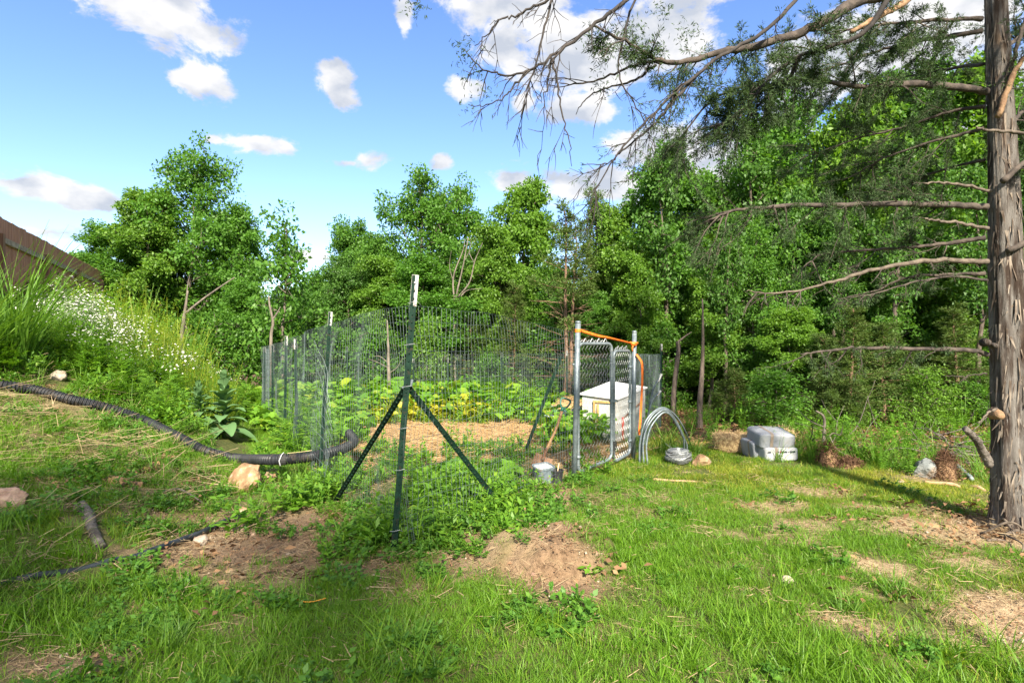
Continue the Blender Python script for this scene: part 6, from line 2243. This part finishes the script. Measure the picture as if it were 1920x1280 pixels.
for i, (px, py, n_, h_) in enumerate(((185, 792, 26, .34), (205, 800, 22, .30), (318, 842, 26, .30), (340, 852, 20, .24), (90, 765, 12, .2), (265, 815, 14, .26))):
    V, idx = blades(n_, .10, h_ * .5, h_, .008, .9, 300 + i, 4, .6)
    me = quads_mesh('grass_tuft', V, 4, M['longgrass' if i % 2 else 'deadgrass'], False, idx)
    o = bpy.data.objects.new('grass_tuft', me); COL.objects.link(o); o.location = tuple(G(px, py)); ORI[o.name] = G(px, py)
    props(o, 'tuft of long grass falling over the black corrugated pipe', 'grass tuft', 'grass tufts over the drain pipe')


# ------------------------------------------------------------------ logs, planks, stumps, brush
def log(px0, px1, r0, r1, mat_, label, cat='log', name='log', lift=.5, bend=.02, seed=0, n=12):
    a = G(*px0); b = G(*px1)
    a[2] += r0 * lift; b[2] += r1 * lift
    r = np.random.default_rng(seed)
    pts = smooth_path([a, a * .7 + b * .3 + r.normal(0, bend, 3), a * .3 + b * .7 + r.normal(0, bend, 3), b], 24)
    th = np.arange(n) * 2 * math.pi / n
    A, S = np.meshgrid(th, np.linspace(0, 1, 24))
    prof = 1 + (fbm(np.cos(A) * 2 + seed, np.sin(A) * 2 + S * 5, seed, 4) - .5) * .7
    V, F = tube_np(pts, np.linspace(r0, r1, 24), n, True, prof)
    return solo(name, MB().add(V, F), mat_, a, label, cat, smooth=True)


log((150, 955), (190, 1030), .042, .032, M['log'], 'short grey bark-covered log lying down the slope', seed=1, n=18)
log((238, 836), (272, 864), .024, .018, M['limb_pale'], 'small pale broken log beside the corrugated pipe', seed=2)
log((205, 905), (268, 912), .05, .03, M['stump'], 'rotten orange-brown stump piece in the bank grass', 'rotten wood', 'stump', .3, seed=3)
log((160, 912), (205, 968), .011, .006, M['limb_pale'], 'thin dead stick lying above the grey log', 'stick', 'stick', seed=4)
log((1225, 900), (1335, 906), .016, .010, M['plank_brown'], 'thin brown board half sunk in the lawn before the rock', 'board', 'plank', .4, .004, seed=5)
log((1795, 880), (1822, 905), .03, .026, M['plank_grey'], 'grey-blue plank end leaning down by the brush pile', 'board', 'plank', 1.4, .003, seed=6)
log((250, 1210), (270, 1235), .010, .007, M['plank_brown'], 'short brown twig standing out of the foreground grass', 'stick', 'stick', seed=7)
log((715, 1085), (690, 1125), .005, .003, M['limb_pale'], 'thin curved straw-coloured twig on the dirt below the corner post', 'stick', 'stick', seed=8)
log((590, 1220), (700, 1228), .006, .005, M['log'], 'grey stick lying in the foreground grass', 'stick', 'stick', bend=.05, seed=9)
for i, (p0, p1, rr) in enumerate((((300, 925), (420, 955), .010), ((330, 915), (440, 962), .009), ((345, 950), (430, 938), .008), ((372, 922), (452, 948), .007))):
    log(p0, p1, rr, rr * .6, M['log'], 'dead stick in the small tangle near the hose end', 'stick', 'stick', .8, .04, seed=20 + i)['group'] = 'tangle of dead sticks near the hose end'
for i, (p0, p1, rr) in enumerate((((1830, 985), (1905, 1010), .012), ((1880, 1012), (1960, 998), .014), ((1850, 1015), (1950, 1030), .010), ((1865, 1000), (1915, 1040), .008), ((1840, 1003), (1990, 1018), .009))):
    log(p0, p1, rr, rr * .6, M['limb_pale'], 'fallen cedar branch at the foot of the big cedar', 'branch', 'fallen_branch', .9, .05, seed=30 + i)['group'] = 'fallen branches at the cedar foot'
# cut plank lying flat near bottom of brush pile
for i, (px0, px1) in enumerate((((1690, 903), (1730, 912)), ((1735, 905), (1800, 915)), ((1820, 915), (1860, 925)))):
    log(px0, px1, .022, .016, M['plank_brown'], 'piece of rotting wood in front of the brush pile', 'rotten wood', 'rotten_wood', .4, .02, seed=40 + i)['group'] = 'rotting wood before the brush pile'


def needle_heap(px, py, w, h, dpt, label, seed, n=900):
    c = G(px, py)
    t = thing('root_ball' if seed == 1 else 'needle_heap', label, 'root ball' if seed == 1 else 'dead foliage', c)
    r = np.random.default_rng(seed)
    k = 14; rings = []
    for q in range(7):
        f = q / 6; aa = np.arange(k) * 2 * math.pi / k
        rr = math.cos(f * 1.5) * (1 + r.normal(0, .10, k))
        rings.append(np.stack([np.cos(aa) * w * .44 * rr, np.sin(aa) * dpt * .44 * rr, h * .9 * math.sin(f * 1.5) * (1 + r.normal(0, .06, k)) - .03], 1) + c)
    V = np.vstack(rings); F = [(q * k + i, q * k + (i + 1) % k, q * k + k + (i + 1) % k, q * k + k + i) for q in range(6) for i in range(k)]
    part('soil_core', MB().add(V, F), M['stump'], t, True)
    th = r.uniform(0, 6.28, n); ph = r.uniform(0, 1.5, n)
    p = np.stack([np.cos(th) * np.cos(ph) * w * .47, np.sin(th) * np.cos(ph) * dpt * .47, np.sin(ph) * h * .95], 1) + r.normal(0, .02, (n, 3)) + c
    d_ = rdir(r, n); l = r.uniform(.03, .12, n)[:, None]
    Q = strips(p - d_ * l / 2, p + d_ * l / 2, .006, r)
    me = quads_mesh('dead_needles', Q.reshape(-1, 3) - c, 4, M['needle_red'])
    mpart('dead_needles', me, t, kind='stuff')


needle_heap(1772, 898, .28, .30, .25, 'rust-brown root ball leaning on the grey boulder', 1)
needle_heap(1552, 872, .24, .26, .22, 'rusty heap of dead needles around a bare stem', 2, 700)
needle_heap(1592, 876, .34, .10, .2, 'low rusty litter heap right of the bare stem', 3, 600)

d = 7.6
b_ = G(1550, 868)
d = b_[1]
bare('dead_sapling', 'bare dead sapling rising out of the rusty needle heap', 'dead sapling', b_, M['bark_pale'],
     [([b_, P(1545, 830, d), P(1546, 800, d), P(1544, 780, d), P(1530, 770, d)], .026, .010),
      ([P(1546, 828, d), P(1560, 812, d), P(1575, 815, d), P(1580, 800, d)], .012, .004),
      ([P(1545, 800, d), P(1525, 792, d), P(1508, 780, d), P(1495, 765, d)], .010, .003),
      ([P(1555, 818, d), P(1568, 840, d), P(1590, 855, d)], .010, .003),
      ([P(1570, 852, d), P(1562, 862, d), P(1552, 876, d)], .010, .004)])

r = np.random.default_rng(77)
c = G(1810, 870)
t = thing('brush_pile', 'pile of bare grey branches between the root ball and the cedar', 'brush pile', c)
for i in range(34):
    a = c + np.array([r.normal(.05, .22), r.normal(.25, .2), r.uniform(.02, .30)])
    dd = rdir(r, 1)[0]; dd[2] = dd[2] * .25 + .1
    w = MB(); bp = branch_path(r, a, dd, r.uniform(.4, .95), 6, .16)
    w.tube(bp, np.linspace(r.uniform(.006, .015), .003, 7), 5)
    for s in range(2):
        w.tube(branch_path(r, bp[r.integers(2, 6)], dd + r.normal(0, .6, 3), .25, 3, .2), np.linspace(.004, .0015, 4), 3)
    part('branch', w, M['log'], t, True)
r = np.random.default_rng(78)
c = G(1600, 862)
t = thing('brush_pile', 'thin dead branches lying in front of the cedars right of the needle heap', 'brush pile', c)
for i in range(14):
    a = c + np.array([r.normal(.05, .3), r.normal(.2, .2), r.uniform(.02, .30)])
    dd = rdir(r, 1)[0]; dd[2] = dd[2] * .3 + .2
    w = MB(); bp = branch_path(r, a, dd, r.uniform(.4, .9), 6, .16)
    w.tube(bp, np.linspace(.008, .002, 7), 5)
    part('branch', w, M['log'], t, True)


# ------------------------------------------------------------------ single plants
def grass_clump(name, base, n, hmin, hmax, w, spread, label, seed, lean=.5, bend=.7, mat_='longgrass'):
    V, idx = blades(n, spread, hmin, hmax, w, bend, seed, 7, lean)
    me = quads_mesh(name, V, 4, M[mat_], False, idx)
    o = bpy.data.objects.new(name, me); COL.objects.link(o); o.location = tuple(base)
    ORI[o.name] = np.asarray(base, float)
    return props(o, label, 'grass clump')


b_ = G(30, 690)
grass_clump('grass_clump', b_, 210, .8, 2.0, .024, .17, 'big tall grass clump arching in front of the board fence', 3, .42, .6)
b_ = G(-60, 700)
grass_clump('grass_clump', b_, 140, .7, 1.9, .024, .17, 'second tall grass clump cut by the left picture edge', 4, .42, .6)
for i, (px, py, n_, h_, lb) in enumerate(((330, 1215, 60, .2, 'bushy grass tuft in the left foreground below the dirt'), (770, 1215, 50, .2, 'leafy grass tuft at the bottom middle of the lawn'), (1680, 1120, 70, .22, 'coarse dark grass tuft between the bare lawn patches'), (1590, 1150, 50, .16, 'coarse grass tuft left of the bare lawn patches'), (600, 1015, 24, .14, 'small yellowish grass tuft beside the fence corner dirt'), (640, 1020, 18, .13, 'little stubble tuft left of the corner post foot'), (1725, 1215, 60, .16, 'wide grass tuft near the lower right bare soil'), (548, 905, 60, .24, 'upright grass tuft under the corrugated pipe'))):
    grass_clump('grass_tuft', G(px, py), n_, h_ * .5, h_, .008, .06, lb, 40 + i, .6, .8)['category'] = 'grass tuft'


def mullein(px, py, d, s, label, seed):
    X = (px - CX) / FOC * d
    b = np.array([X, d, hz(X, d)])
    t = thing('mullein_plant', label, 'plant', b)
    r = np.random.default_rng(seed)
    H_ = .62 * s
    part('stem', MB().tube([b - [0, 0, .03], b + [.01, 0, H_ * .5], b + [0, 0, H_]], [.016 * s, .013 * s, .006 * s], 7), M['mullein'], t, True)
    n = 40
    for i in range(n):
        f = i / n
        az = i * 2.4 + r.normal(0, .2); L_ = s * (.27 * (1 - f) ** .6 + .07) * r.uniform(.85, 1.1); w = L_ * .46
        el = .45 + .9 * f + r.normal(0, .1)
        o = np.array([math.cos(az), math.sin(az), 0]); sd = np.array([-math.sin(az), math.cos(az), 0])
        c0 = b + np.array([0, 0, H_ * (.06 + .94 * f)])
        V = []; F = []
        nl = 7
        for k in range(nl):
            u = k / (nl - 1)
            p = c0 + o * L_ * u * math.cos(el) + np.array([0, 0, 1]) * (L_ * u * math.sin(el) - L_ * .75 * u * u * (1 - .6 * f))
            wd = w * (math.sin(math.pi * min(1, u * .86 + .10)) ** .7) * (.5 if k == 0 else 1)
            for q in (-1, -.5, 0, .5, 1):
                V.append(p + sd * wd * .5 * q + np.array([0, 0, .10 * w * abs(q) + r.normal(0, .004)]))
        for k in range(nl - 1):
            for q in range(4):
                j = k * 5 + q; F.append((j, j + 1, j + 6, j + 5))
        part('leaf', MB().add(V, F), M['mullein'], t, True)


mullein(420, 800, G(425, 822)[1], 1.5, 'large grey-green mullein plant with broad felted leaves on the bank', 1)
mullein(372, 800, G(372, 812)[1] + .25, 1.05, 'lower grey-green mullein rosette left of the big mullein plant', 5)
mullein(372, 672, 9.2, .7, 'smaller mullein plant higher up behind the big one', 2)
mullein(355, 655, 9.6, .6, 'pale young mullein at the end of the white flowers', 3)


def leafy(name, px, py, n, s, hh, mat_, label, seed, cat='plant'):
    b = G(px, py); r = np.random.default_rng(seed)
    t = thing(name, label, cat, b)
    for i in range(n):
        az = i * 2.4 + r.normal(0, .3); rad = s * math.sqrt((i + .5) / n)
        tip = b + np.array([math.cos(az) * rad, math.sin(az) * rad, hh * r.uniform(.5, 1.1)])
        w = MB()
        k = 9; L_ = s * .42 * r.uniform(.8, 1.2)
        nr = rdir(r, 1, 1.4)[0]; x = np.cross(nr, rdir(r, 1)[0]); x /= np.linalg.norm(x); y = np.cross(nr, x)
        V = [tip] + [tip + (x * math.cos(a) + y * math.sin(a)) * L_ * (.55 if j % 2 else .8) * (.4 if j == 0 else 1) + nr * L_ * .12 for j, a in enumerate(np.arange(12) * math.pi / 6)]
        w.add(V, [(0, 1 + j, 1 + (j + 1) % 12) for j in range(12)])
        w.tube([b + [0, 0, -.01], tip], .003, 4, False)
        part('leaf', w, mat_, t)
    return t


leafy('weed_plant', 545, 960, 16, .17, .09, M['squash'], 'low round-leaved plant in the dirt outside the fence', 1)
leafy('weed_plant', 1110, 1075, 8, .09, .04, M['squash'], 'flat broad-leaved weed on the right end of the dirt mound', 2)
leafy('weed_plant', 330, 1190, 9, .10, .06, M['weed_dark'], 'round-leaved dock weed in the left foreground grass', 3)
leafy('weed_plant', 1240, 965, 7, .07, .05, M['weed_dark'], 'small rosette weed in the lawn below the gate', 4)
leafy('squash_plant', 935, 905, 16, .24, .16, M['squash'], 'young squash plant at the foot of the right fence brace', 5)
leafy('squash_plant', 975, 925, 10, .16, .12, M['squash'], 'small squash plant poking through the wire near the bin', 6)
leafy('squash_plant', 1005, 860, 8, .13, .10, M['squash'], 'feathery young plant just behind the grey bin', 7)
leafy('squash_plant', 850, 890, 14, .22, .14, M['weed_dark'], 'dark leafy plant inside the fence between the braces', 8)

# little yellow squash blossoms
w = MB()
r = np.random.default_rng(4)
for p in yf:
    for k in range(5):
        a = k * 1.257; nr = np.array([0, -.5, .85])
        x = np.array([1, 0, 0]); y = np.cross(nr, x)
        e = (x * math.cos(a) + y * math.sin(a)) * .045 + nr * .02
        s = np.cross(nr, e); s = s / np.linalg.norm(s) * .018
        w.add([p, p + e * .6 + s, p + e, p + e * .6 - s], [(0, 1, 2, 3)])
solo('squash_blossoms', w, M['yflower'], yf[0], 'yellow squash blossoms dotted over the vines', None, None, 'stuff')
